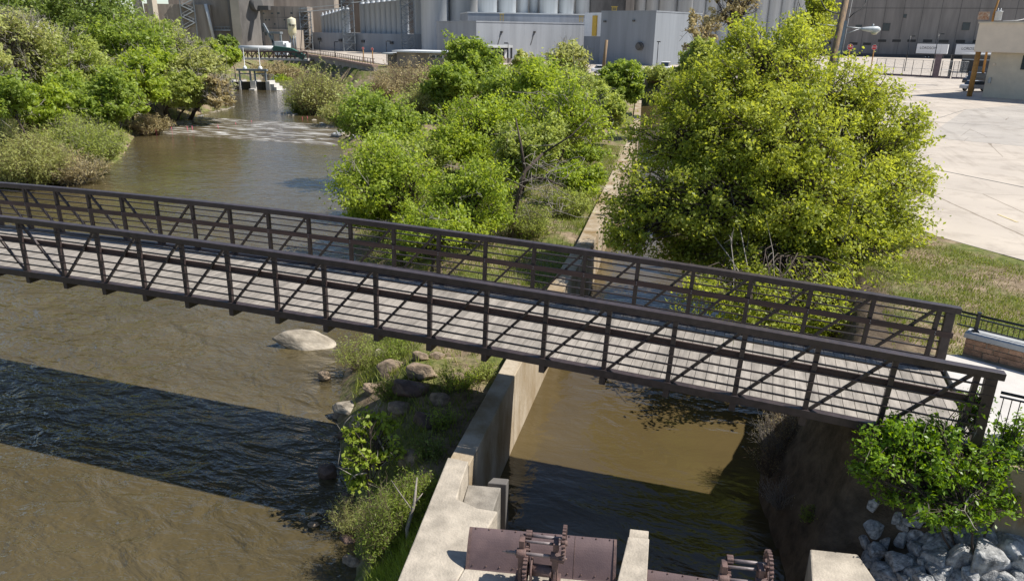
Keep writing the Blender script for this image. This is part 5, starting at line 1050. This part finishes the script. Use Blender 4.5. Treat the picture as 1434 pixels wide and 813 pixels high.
# its lit right flank is the same box: vents and lamps
c = fa.P(fa.s_of(897), fa.z_of(897, 65), .0); n3 = np.array([*fa.n, 0]); MB().tube([np.array(c)+n3*0, np.array(c)+n3*.7], .95, 20).tube([np.array(c)+n3*.7, np.array(c)+n3*1.3], .65, 20).build('wall_vent', M['dark_seam'], ta)
for px, py in ((846, 30), (886, 29)): m_ = MB(); fa.rect(m_, px-1.5, px+1.5, py-1, py+1.5, -.02, .4); m_.build('wall_lamp', M['dark_seam'], ta)
fb_, tb_, zb2 = simple_block('grey_block', 'long pale grey block beside the loading dock', 667, 194, 843, 216, 33, 22, 'grey_clad')
for px in (697, 743): 
    p, q = fb_.P(fb_.s_of(px), fb_.z_of(px, 63), .05), fb_.P(fb_.s_of(px+5), fb_.z_of(px+5, 45), .05); MB().bar(p, q, .08, .2).cbox(q, (.7, .5, .4)).build('bracket_lamp', M['dark_seam'], tb_)
simple_block('grey_block', 'darker grey block end left of the loading dock', 612, 214, 667.5, 194.6, 33, 22, 'grey_clad_dark')  # shaded side of the long block; the darker cladding carries that shade
fc, tc_, zc2 = simple_block('grey_block', 'set back upper grey storey with pale roof edge', 655, 226, 826, 233, 20, 20, 'grey_clad', 'offwhite')
fd = Face(pd(818, 205, 0), pd(841, 199.5, 0)); wn_ = thing('white_stair_bay', 'white stair bay with yellow ladder beside the slate block', 'building', (0, 0, 0))
fd.block(MB(), 0, fd.L, fd.z_of(830, 51), fd.z_of(830, 18), 0, -8).build('wall', M['white'], wn_); fd.block(MB(), 0, fd.L, GZ, fd.z_of(830, 51)-.003, 0, -8).build('base_wall', M['grey_clad_dark'], wn_)
m_ = MB(); fd.rect(m_, 829.5, 835, 22, 50.5, -.02, .35); m_.build('ladder', M['yellow'], wn_)
def yladder(label, px0, px1, py0, py1, depth):
    f_ = Face(pd(px0, depth, 0), pd(px1, depth, 0)); t = thing('roof_ladder', label, 'ladder', (0, 0, 0)); w = f_.L; zt, zb = f_.z_of(px0, py0), f_.z_of(px0, py1); m_ = MB()
    for a in (0, w-.15): f_.block(m_, a, a+.15, zb, zt, 0, .15)
    for k in range(4): z = zb+(zt-zb)*(k+.5)/4; f_.block(m_, .152, w-.152, z, z+.12, 0, .12)
    m_.build('rungs', M['yellow'], t); m_ = MB(); f_.block(m_, -.2, w+.2, zt, zt+.15, -.2, .3); m_.build('hoop', M['yellow'], t)
yladder('yellow ladder on the roof left of the white bay', 810.5, 816, 23, 31, 220); yladder('yellow ladder on the slate block roof', 855, 862, 10, 18.5, 200); yladder('yellow ladder below the tall silos', 700, 705, 20, 32, 222)
# loading dock
fk = Face(pd(684, 188.5, 0), pd(718.5, 191, 0)); dk = thing('loading_dock', 'loading dock canopy with two white doors', 'loading dock', (0, 0, 0)); zt = fk.z_of(700, 63.5); zd = fk.z_of(700, 67); zbm = fk.z_of(700, 82)
m_ = MB(); fk.block(m_, 0, fk.L, zd, zt, 0, -3); m_.build('canopy', M['offwhite'], dk); m_ = MB(); fk.block(m_, 0, fk.L, GZ, zbm, -.6, -3.2); m_.build('dock_base', M['brewery'], dk); m_ = MB(); fk.block(m_, 0, fk.L, zbm+.002, zd-.002, -2.6, -3); m_.build('back_wall', M['opening'], dk)
for a in (0.02, .33, .62, .95): m_ = MB(); fk.block(m_, fk.L*a, fk.L*a+.3, zbm+.003, zd-.003, -.2, -.8); m_.build('post', M['black_metal'], dk)
for a in (.1, .68): m_ = MB(); fk.block(m_, fk.L*a, fk.L*(a+.22), zbm+.003, zd-.5, -2.2, -2.5); m_.build('dock_door', M['white'], dk)
# low beige building with white roof
fe = Face(pd(552, 165, 0), pd(632, 158, 0)); lw = thing('low_building', 'low beige building with flat white roof and window', 'building', (0, 0, 0)); zt = fe.z_of(590, 74)
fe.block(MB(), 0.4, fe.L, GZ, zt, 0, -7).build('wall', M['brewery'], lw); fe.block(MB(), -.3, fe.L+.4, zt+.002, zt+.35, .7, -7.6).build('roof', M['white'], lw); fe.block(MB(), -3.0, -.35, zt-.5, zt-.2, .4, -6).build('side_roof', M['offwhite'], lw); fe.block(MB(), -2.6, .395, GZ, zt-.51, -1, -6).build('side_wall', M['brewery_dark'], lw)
m_ = MB(); fe.rect(m_, 601, 621, 77.2, 81.5, -.02, .06); w = m_.build('window', M['offwhite'], lw); m_ = MB(); fe.rect(m_, 602, 609.5, 77.6, 81.2, -.02, .09); fe.rect(m_, 611, 619, 77.6, 81.2, -.02, .09); m_.build('pane', M['glass'], w)

# silos
def silo(px0, px1, depth, bot, top, label, group, m='silo', dome=False):
    pxm = (px0+px1)/2; b = pd(pxm, depth, GZ); r_ = (px1-px0)/2*mpp(b)*.995; z0 = hz(b, bot)-b[2]-2.5; z1 = hz(b, top)-b[2]
    o = MB().lathe([(r_, 0), (r_, z1), (r_*1.02, z1), (r_*1.02, z1+.25), (r_*.9, z1+.5), (0.01, z1+(r_*.35 if dome else .7))], (0, 0, 0), 40).build('storage_silo', M[m]); o.location = tuple(float(v) for v in b); return tag(o, label, 'silo', group)
TG = 'tall grey silos behind the low blocks'
for i, (a, b_, d, bt) in enumerate(((590, 628.5, 254, 48), (628.5, 669, 256, 32), (669, 696, 244, 27), (696, 722, 246, 27), (722, 739, 250, 27), (739, 754.5, 252, 27), (754.5, 780, 250, 20), (780, 803, 252, 19), (803, 826, 254, 19))):
    silo(a, b_, d, bt, -70, 'tall smooth grey silo in the row above the low grey blocks', TG)
for a, b_ in ((885, 902), (902, 920), (920, 945), (945, 967)): silo(a, b_, 262, 17, -70, 'tall pale silo behind the slate block and ladder', 'pale silos behind the slate block')
for i in range(9): a = 967+i*17.5; silo(a, a+17.5, 250, 60, -70, 'tall grey silo rising behind the huge tree', 'silos behind the huge tree')
# dark panel building among the silos
simple_block('dark_tower', 'dark brown panel tower between the silos', 825.5, 252, 874, 252, -60, 15, 'brewery_dark'); simple_block('dark_tower', 'grey brown slab tower left of the pale silos', 874, 251, 886, 251, -60, 15, 'brewery')
# lower silo house, left
simple_block('brewery_hall', 'brown concrete hall rising behind the small silos', 428, 330, 505, 318, -45, 20, 'brewery'); simple_block('brewery_hall', 'dark grey hall rising behind the stair towers', 505.5, 316, 600, 300, -45, 20, 'brewery_dark')
fg = Face(pd(437, 292, 0), pd(612, 256, 0)); gh = thing('silo_house', 'long low grey wall under the rows of small silos', 'building', (0, 0, 0)); zw = fg.z_of(500, 46.6)
fg.block(MB(), 0, fg.L, GZ, zw, 0, -14).build('wall', M['grey_clad'], gh)
for px, py in ((448.5, 55), (477.5, 56.5), (509, 58), (549, 60)): m_ = MB(); fg.rect(m_, px-2, px+2, py-1.8, py+1.8, -.02, .5); m_.build('wall_vent', M['dark_seam'], gh)
SG = 'small silos above the low grey wall'
def rowsilos(px0, px1, n, top0, top1, dd):
    for i in range(n):
        pxa = px0+(px1-px0)*i/n; pxb = px0+(px1-px0)*(i+1)/n; s0 = fg.s_of((pxa+pxb)/2); q = fg.P(s0, 0, -dd); b = np.array([q[0], q[1], GZ]); r_ = (pxb-pxa)/2*mpp(b)*1.3; tp_ = top0+(top1-top0)*(i+.5)/n; z1 = hz(b, tp_)-b[2]
        o = MB().lathe([(r_, 2), (r_, z1), (r_*1.03, z1), (r_*1.03, z1+.3), (r_*.3, z1+.9), (r_*.3, z1+1.3), (0.01, z1+1.35)], (0, 0, 0), 28).build('small_silo', M['silo']); o.location = tuple(float(v) for v in b); tag(o, 'slim grey silo in the stepped rows above the low wall', 'silo', SG)
rowsilos(441, 480, 8, 24, 13, 4); rowsilos(496, 562, 9, 7, 0, 4); rowsilos(574, 592, 1, -40, -40, 4)
# lattice stair towers
def lattice(label, px0, px1, py0, py1, depth, floors):
    f_ = Face(pd(px0, depth, 0), pd(px1, depth, 0)); t = thing('stair_tower', label, 'stair tower', (0, 0, 0)); w = f_.L; zt = f_.z_of((px0+px1)/2, py0); z0 = GZ; dp = w*.8
    lg = MB()
    for a in (0, w):
        for o in (0, dp): lg.bar(f_.P(a, z0, o), f_.P(a, zt, o), .26, .26)
    lg.build('legs', M['lattice'], t); br_ = MB(); stt = MB(); pl_ = MB()
    for k in range(floors):
        za_, zb3 = z0+(zt-z0)*k/floors, z0+(zt-z0)*(k+1)/floors
        for o in (0, dp): br_.bar(f_.P(0, za_, o), f_.P(w, zb3, o), .15, .15); br_.bar(f_.P(w, za_, o), f_.P(0, zb3, o), .13, .13)
        for a in (0, w): br_.bar(f_.P(a, za_, 0), f_.P(a, zb3, dp), .15, .15)
        stt.bar(f_.P(w*.2, za_, dp*.5), f_.P(w*.8, zb3, dp*.5), .8, .15); pl_.bar(f_.P(-.3, zb3, dp*.5), f_.P(w+.3, zb3, dp*.5), dp+.4, .12)
        for o in (-.1, dp+.1): br_.bar(f_.P(-.3, zb3+1, o), f_.P(w+.3, zb3+1, o), .1, .1)
    br_.build('bracing', M['lattice'], t); stt.build('stair_flights', M['galv'], t); pl_.build('landings', M['lattice'], t)
lattice('steel stair tower left of the small silos', 421, 436, 17, 72, 290, 5); lattice('steel stair tower between the two rows of small silos', 480, 496, -8, 72, 278, 7); lattice('steel stair tower left of the tall silos', 562, 580, -12, 68, 258, 7)
gw = MB(); fz = Face(pd(424, 288, 0), pd(592, 255, 0)); gz0, gz1 = fz.z_of(430, 17), fz.z_of(560, -1)
gw.bar(fz.P(0, gz0, 0), fz.P(fz.s_of(480), fz.z_of(480, 12), 0), .6, .25); gw.bar(fz.P(0, gz0+1.2, 0), fz.P(fz.s_of(480), fz.z_of(480, 12)+1.2, 0), .15, .15); gw.bar(fz.P(fz.s_of(496), fz.z_of(496, 4), 0), fz.P(fz.s_of(562), fz.z_of(562, -3), 0), .6, .25)
tag(gw.build('roof_walkway', M['offwhite']), 'pale walkway running over the small silos', 'walkway')

# ------------------------------------------------------------------ concrete plant, left
fp = Face(pd(196, 300, 0), pd(326, 296, 0)); cp = thing('concrete_plant', 'huge weathered grey brown concrete brewery plant', 'building', (0, 0, 0)); ZT = 34
def pblock(px0, px1, d0, d1, top, depth, m, name='wall', z0=GZ):
    f_ = Face(pd(px0, d0, 0), pd(px1, d1, 0)); zt = f_.z_of((px0+px1)/2, top); f_.block(MB(), 0, f_.L, z0, zt, 0, -depth).build(name, M[m], cp); return f_
w1 = pblock(205, 297, 300, 296, 6, 25, 'brewery'); pblock(240, 322, 303, 299, -45, 20, 'brewery', 'upper_wall')
w2 = pblock(297.2, 324, 306, 303, 8.5, 20, 'brewery_dark'); pblock(297.2, 324, 308, 305, -45, 20, 'brewery_light', 'upper_wall')
w3 = pblock(322, 337.5, 296, 290, -45, 14, 'brewery_dark', 'tower'); w3b = Face(pd(337.5, 290, 0), pd(349, 298, 0)); w3b.block(MB(), 0, w3b.L, GZ, ZT, 0, -3).build('tower_flank', M['brewery_light'], cp)  # paler concrete on the flank puts the tower's sunlit side into colour
w4 = pblock(346, 370, 297, 294, 11, 22, 'brewery_dark'); w5 = pblock(370, 432, 294, 290, 9, 24, 'brewery'); pblock(382, 470, 300, 297, -45, 18, 'brewery', 'upper_wall'); pblock(350, 383, 306, 306, -45, 10, 'brewery_light', 'upper_wall')
w6 = pblock(373, 412, 280, 277, 42, 10, 'brewery', 'annex')
lg = MB(); b = pd(200, 298, GZ); rr = np.array([*cr[:2], 0]); s_ = mpp(b)
for x in (2, 17): lg.bar(b+rr*x*s_, b+rr*(x-7 if x < 5 else x+0)*s_+np.array([0, 0, hz(b, -20)-b[2]]), 2.2, 2.2)
lg.build('hopper_legs', M['brewery_light'], cp)
m_ = MB(); p, q = w1.P(w1.s_of(301), w1.z_of(301, 62), .4), w1.P(w1.s_of(294), w1.z_of(294, 6), .4); m_.tube([p, q], .55, 8); m_.build('white_pipe', M['offwhite'], cp)
stt = MB()
for k in range(6):
    y0, y1 = 40-k*8, 32-k*8; xa, xb = (261, 277) if k % 2 == 0 else (277, 261); stt.bar(w1.P(w1.s_of(xa), w1.z_of(xa, y0), .9), w1.P(w1.s_of(xb), w1.z_of(xb, y1), .9), 1.0, .3); stt.bar(w1.P(w1.s_of(xa), w1.z_of(xa, y0)+1.1, 1.3), w1.P(w1.s_of(xb), w1.z_of(xb, y1)+1.1, 1.3), .12, .12)
for px in (259.5, 278.5): stt.bar(w1.P(w1.s_of(px), GZ, .9), w1.P(w1.s_of(px), w1.z_of(px, -10), .9), .3, .3)
stt.build('fire_stair', M['galv'], cp)
for f_, lst in ((w5, ((372,374,18,20),(383,386,18,20),(391.5,395,17.5,20),(374,376,27,29),(379,381,27,29),(400,402.5,27,29),(386,388,33,35),(410,413,17.5,20),(372,376,45,50))), (w4, ((365,367,27,29),(361.5,363.5,27,29),(366,368,37,45),(369,371,37,45),(362,369.5,58,65))), (w2, ((305,307.5,25,41),(317,320.5,25,40),(306,308,49,58),(315.5,317.5,44,50)))):
    for r4 in lst: m_ = MB(); f_.rect(m_, r4[0], r4[1], r4[2], r4[3], -.02, .12); m_.build('window', M['glass'], cp)
m_ = MB()
for px in (392, 402, 413, 425): a = w5.s_of(px); w5.block(m_, a-.12, a+.12, GZ, w5.z_of(px, 9.5), -.02, .06)
for py in (25, 40): w5.block(m_, 0, w5.L, w5.z_of(400, py), w5.z_of(400, py)+.2, -.02, .07)
m_.build('panel_joints', M['brewery_dark'], cp)
m_ = MB(); a, b = w2.s_of(298), w2.s_of(349); z = w2.z_of(320, 41.5); w2.block(m_, a, b, z-.5, z, 3.5, 5.5); w2.block(m_, a, b, z+.8, z+.95, 5.4, 5.5)
for k in range(12): x = a+(b-a)*k/11; w2.block(m_, x, x+.15, z, z+.9, 5.35, 5.48)
m_.build('catwalk', M['galv'], cp)
m_ = MB(); c = pd(361, 293, 0); zc_ = hz(c, 7); m_.tube([(c[0]-1.5, c[1], zc_), (c[0]+1.5, c[1]-.5, zc_)], 2.1, 20); m_.bar((c[0]-6, c[1]+.2, zc_-1), (c[0]+6, c[1]-.6, zc_-1), 1.2, 1.4); m_.bar((c[0]-5.5, c[1], zc_-.5), (c[0]-2, c[1], zc_+4), .8, .8); m_.build('roof_fan', M['dark_seam'], cp)
# tank on legs
b = pd(409, 240, GZ); t = thing('elevated_tank', 'cream lettered tank on legs beside the stair tower', 'tank', tuple(b)); z0, z1 = hz(b, 47)-b[2], hz(b, 27)-b[2]; r_ = 5.7*mpp(b)
MB().lathe([(0.5, z0-1.4), (r_*.96, z0), (r_, z0+.1), (r_, z1), (r_*.96, z1+.1), (0.01, z1+.6)], (0, 0, 0), 28).build('tank_body', M['cream'], t)
for a in range(4): x, y = r_*.6*math.cos(a*1.57+.8), r_*.6*math.sin(a*1.57+.8); MB().tube([(x, y, 0), (x, y, z0-.1)], .17, 8).build('leg', M['lattice'], t)
tcv = CP-b; tcv[2] = 0; tcv /= np.linalg.norm(tcv); text('lettering', 'Coors', r_*.72, M['letter'], face_matrix(tcv*(r_+.05)+np.array([0, 0, z0+(z1-z0)*.6]), tcv), t, .3)
# small plant things on the far bank
b = pd(392, 232, GZ); tag(MB().prism([(b[0]-1.6, b[1]-1), (b[0]+1.6, b[1]-1.4), (b[0]+1.8, b[1]+1), (b[0]-1.4, b[1]+1.4)], GZ, hz(b, 58)).prism([(b[0]+1.9, b[1]-1.3), (b[0]+2.6, b[1]-1.4), (b[0]+2.7, b[1]+.6), (b[0]+2, b[1]+.7)], GZ, hz(b, 60)).build('white_cabin', M['white'], bevel=.05), 'white utility cabin above the far covered footbridge', 'cabin')
b = pd(387, 245, GZ); lt_ = MB(); zt = hz(b, 46)
for dx in (-1.6, 1.2): lt_.bar((b[0]+dx, b[1], GZ), (b[0]+dx, b[1], zt), .5, .5)
lt_.bar((b[0]-2.2, b[1], zt), (b[0]+1.6, b[1], zt), 1.5, .6); lt_.bar((b[0]-4.5, b[1], zt+2.5), (b[0]-1, b[1], zt-3.5), .5, .5); lt_.bar((b[0]-2, b[1], zt-4), (b[0]+1.4, b[1], zt-4), .8, .4)
tag(lt_.build('conveyor_frame', M['lattice']), 'dark steel conveyor frame beside the white cabin', 'conveyor')
# far canal wall with red railing
fw2 = Face(np.array([-130.0, 193.5]), np.array([-53.5, 116.0])); cwt = thing('canal_wall', 'tall grey canal wall with faded red railing far upstream', 'wall', (0, 0, 0))
pts_ = [(fw2.s_of(px), fw2.z_of(px, py)) for px, py in ((418, 76), (424, 77), (470, 84), (500, 90), (545, 98.5))]; pts_ = sorted([p for p in pts_ if 0 <= p[0] <= fw2.L]); pts_ = [(0, pts_[0][1])]+pts_+[(fw2.L, pts_[-1][1])]
wm, cm_, rm_ = MB(), MB(), MB()
for (a0_, za_), (a1_, zb_) in zip(pts_[:-1], pts_[1:]):
    if a1_-a0_ < .05: continue
    for mb_, lo, hi, o0, o1 in ((wm, None, 0, .2, -.6), (cm_, .004, .4, .4, -.7)):
        q = [fw2.P(a0_, 0, o0)[:2], fw2.P(a1_, 0, o0)[:2], fw2.P(a1_, 0, o1)[:2], fw2.P(a0_, 0, o1)[:2]]; zz = [za_, zb_, zb_, za_]
        mb_.prism(q, -6 if lo is None else [z+lo for z in zz], [z+hi for z in zz])
    n_ = max(1, int((a1_-a0_)/1.7))
    for k in range(n_):
        f_ = (k+.5)/n_; a_ = a0_+(a1_-a0_)*f_; z_ = za_+(zb_-za_)*f_; rm_.bar(fw2.P(a_, z_+.41, -.1), fw2.P(a_, z_+1.5, -.1), .09, .09)
    for h_ in (.9, 1.45): rm_.bar(fw2.P(a0_, za_+h_, -.1), fw2.P(a1_, zb_+h_, -.1), .08, .08)
wm.build('wall', M['brewery'], cwt); cm_.build('coping', M['rail_red'], cwt); rm_.build('railing', M['rust'], cwt)
# covered footbridge
fb2 = Face(pd(331, 206, 0), pd(428, 200, 0)); cf = thing('covered_footbridge', 'far truss bridge carrying a white pipe and green cover', 'footbridge', (0, 0, 0))
zd, zt = fb2.z_of(380, 81.5), fb2.z_of(380, 72.5); fb2.block(MB(), 0, fb2.L, zd-.5, zd, 0, -3).build('deck', M['pale_concrete'], cf); m_ = MB()
n_ = 16
for k in range(n_+1):
    a = fb2.L*k/n_; m_.bar(fb2.P(a, zd, .1), fb2.P(a, zt, .1), .22, .22)
    if k < n_: m_.bar(fb2.P(a, zd if k % 2 else zt, .1), fb2.P(a+fb2.L/n_, zt if k % 2 else zd, .1), .2, .2)
m_.bar(fb2.P(0, zt, .1), fb2.P(fb2.L, zt, .1), .35, .35); m_.build('truss', M['rust'], cf)
a = fb2.s_of(382); MB().tube([fb2.P(0, zt+.75, -.6), fb2.P(a, zt+.75, -.6)], .62, 14).build('pipe', M['offwhite'], cf); m_ = MB(); a1 = fb2.s_of(406); m_.bar(fb2.P(a+.02, zt+.75, -.6), fb2.P(a1, zt+.3, -.6), 1.6, 1.25); m_.bar(fb2.P(a1, zt+.3, -.6), fb2.P(fb2.L-1, zt-1.3, -.6), 1.6, 1.25); m_.build('cover', M['green_metal'], cf)
# river gates
fr = Face(at(318, 125.5, WZ2), at(383, 126.5, WZ2)); gs = thing('river_gates', 'concrete river intake with two steel lift gates', 'sluice gate', (0, 0, 0)); s_ = fr.L/65.0
S_ = lambda px: fr.s_of(px); zc_ = fr.z_of(350, 113.5)
for px0, px1 in ((312, 319), (329, 331.5), (345.5, 353), (367.5, 373)): m_ = MB(); fr.block(m_, S_(px0), S_(px1), -6, zc_, .3, -3); m_.build('pier', M['pale_concrete'], gs)
m_ = MB(); fr.block(m_, S_(373)+.01, S_(379), -6, zc_-.5, .2, -3); fr.block(m_, S_(379)+.01, S_(383), -6, zc_-1.0, .5, -3); fr.block(m_, S_(383)+.01, S_(388), -6, zc_-1.5, .9, -3); fr.block(m_, S_(346), S_(354), -6, WZ2+.25, 1.5, .31); m_.build('steps', M['pale_concrete'], gs)
m_ = MB(); fr.block(m_, S_(319), S_(329), -6, zc_-.25, -.5, -1); m_.build('stop_logs', M['opening'], gs)
for px0, px1 in ((331.5, 345.5), (353, 367.5)):
    m_ = MB(); fr.block(m_, S_(px0)+.01, S_(px1)-.01, -6, zc_-.15, -.3, -.6)
    for k in range(1, 4): a = S_(px0)+(S_(px1)-S_(px0))*k/4; fr.block(m_, a-.05, a+.05, -6, zc_-.2, -.299, -.2)
    m_.build('gate_leaf', M['opening'], gs); zt = fr.z_of(338, 99.5); m_ = MB()
    for px in (px0-1.5, px1-.5): a = S_(px); fr.block(m_, a-.12, a+.12, zc_+.002, zt, -.2, -.5)
    fr.block(m_, S_(px0)-.6, S_(px1)+.3, zt+.002, zt+.35, .1, -.8); fr.block(m_, S_(px0)-.1, S_(px1), zc_+1.2, zc_+1.35, -.25, -.4); m_.build('hoist_frame', M['lattice'], gs)
    c = fr.P((S_(px0)+S_(px1))/2, zt+.36, -.35); hm = MB().lathe([(.34, 0), (.36, .25), (.22, .45), (0.05, .55), (0.045, 3.6), (0.01, 3.65)], c, 14).build('hoist', M['white'], gs)
m_ = MB(); zr_ = zc_+1.0
for k in range(30): a = S_(312)+(S_(372)-S_(312))*k/29; fr.block(m_, a-.03, a+.03, zc_+.002, zr_, -2.6, -2.54)
fr.block(m_, S_(312), S_(372), zr_+.001, zr_+.07, -2.62, -2.52); fr.block(m_, S_(372), S_(379), zr_-.3, zr_-.22, -2.5, -2.4); m_.build('railing', M['galv'], gs)
# channel head works
fh = Face(at(868, 158, WZ), at(905, 136, WZ)); chw = thing('channel_headwall', 'tan concrete wall with square opening at the channel head', 'wall', (0, 0, 0)); zt = hz(fh.P(fh.L*.5, 0), 128)
fh.block(MB(), -1, fh.L, -6, zt, 0, -.8).build('wall', M['concrete'], chw); m_ = MB(); fh.rect(m_, 899, 903.5, 129.5, 136.5, -.02, .05); m_.build('opening', M['opening'], chw)
fi = Face(at(905, 133, WZ), at(945, 131, WZ)); cg = thing('channel_gate', 'dark gated opening under the slab at the channel head', 'sluice gate', (0, 0, 0)); zt = fi.z_of(920, 121.5)
m_ = MB(); fi.block(m_, 0, fi.L, zt-.45, zt, .4, -4); m_.build('slab', M['brewery'], cg)
for a in (.0, .3, .62, .93): m_ = MB(); fi.block(m_, fi.L*a, fi.L*a+.5, -6, zt-.452, 0, -3); m_.build('pier', M['concrete'], cg)
m_ = MB(); fi.block(m_, .01, fi.L, -6, zt-.453, -3.1, -3.6); m_.build('gate_leaf', M['opening'], cg)
fj = Face(at(868, 130, -1.3), at(906, 117, -1.3)); hr = thing('channel_handrail', 'pale pipe handrail beside the channel head', 'railing', (0, 0, 0)); m_ = MB()
for k in range(6): a = fj.L*k/5; m_.tube([fj.P(a, -1.8, 0), fj.P(a, -.1, 0)], .05, 6)
m_.build('posts', M['galv'], hr); m_ = MB()
for z in (-.1, -.65): m_.tube([fj.P(0, z, 0), fj.P(fj.L, z, 0)], .05, 6)
m_.build('rails', M['galv'], hr)
b = pd(903, 118, -1.0); t = thing('kiosk', 'small dark gabled notice kiosk near the channel head', 'kiosk', tuple(b)); s_ = mpp(b); z1 = hz(b, 98)-b[2]; rr = np.array([*cr[:2], 0]); fn = np.array([*(fw[:2]/np.hypot(*fw[:2])), 0])
MB().add([rr*x+np.array([0, 0, z])+fn*y for y in (-.6, .6) for x, z in ((-1.0, z1-1.0), (.9, z1-1.0), (-.3, z1))], [(0, 1, 2), (5, 4, 3), (0, 2, 5, 3), (1, 4, 5, 2), (0, 3, 4, 1)]).build('roof', M['green_metal'], t)
for x in (-.7, .6): MB().bar(rr*x, rr*x+np.array([0, 0, z1-1.0]), .14, .14).build('post', M['bark'], t)
MB().bar(rr*-.6+np.array([0, 0, z1-1.5]), rr*.5+np.array([0, 0, z1-1.5]), .08, .9).build('notice_board', M['white'], t)
for px, py, lab, pa in ((932, 101, 'white van half hidden behind the huge tree', 'white'), (640, 112, 'white car glimpsed through the tall island tree', 'white'), (845, 103, 'white car beside the brown wooden pole', 'white')):
    q = at(px, py, GZ); car(lab, tuple(q), math.atan2(cr[1], cr[0])+(1.2 if px == 932 else .1), pa, None, px == 932)
for px in (762, 640): pass
b = pd(751, 186, GZ); t = thing('dumpster', 'green and yellow waste skip beside the grey block', 'skip', tuple(b)); MB().prism([(-1.6, -.9), (1.6, -.9), (1.6, .9), (-1.6, .9)], 0, [1.4]*4).build('bin', M['green_metal'], t); MB().prism([(-1.65, -.95), (1.65, -.95), (1.65, .95), (-1.65, .95)], 1.402, 1.65).build('lid', M['yellow'], t)
# graffiti block under the leaning bank tree
b = hit(216, 158); s_ = mpp(b); t = thing('graffiti_block', 'grey concrete block with dark looping graffiti letters', 'concrete block', tuple(b)); fk2 = np.array([*(CP-b)[:2], 0]); fk2 /= np.linalg.norm(fk2); sd = np.array([*cr[:2], 0]); h_ = hz(b, 145)-b[2]
MB().prism([tuple((sd*x+fk2*y)[:2]) for x, y in ((-12*s_, 0), (13*s_, 0), (13*s_, -1.2), (-12*s_, -1.2))], -.6, h_).build('block', M['brewery'], t)
for k, (ch, x) in enumerate((('r', -8), ('G', -1), ('N', 6))):
    text('letter_outline', ch, 15*s_, M['letter_pale'], face_matrix(sd*x*s_+fk2*.03+np.array([0, 0, h_*.5]), fk2), t, .012); text('letter', ch, 13.5*s_, M['letter_blue'], face_matrix(sd*x*s_+fk2*.06+np.array([0, 0, h_*.5]), fk2), t, .012)
# survey flags at the weir
for px, py in ((220, 189), (242, 187), (264, 186), (271, 185.5), (307, 184), (332, 181), (354, 178), (425, 173), (432, 172)):
    q = at(px, py, WZ+.05); s_ = mpp(q); m_ = MB(); m_.tube([(0, 0, -.6), (-.12, 0, 9*s_)], .012, 5); m_.bar((-.12, 0, 9*s_), (-.07, 0, 4.5*s_), .055, .012); o = m_.build('survey_flag', M['pink']); o.location = tuple(float(v) for v in q); tag(o, 'thin pink survey flag standing in the weir foam', 'flag', 'pink survey flags along the weir')
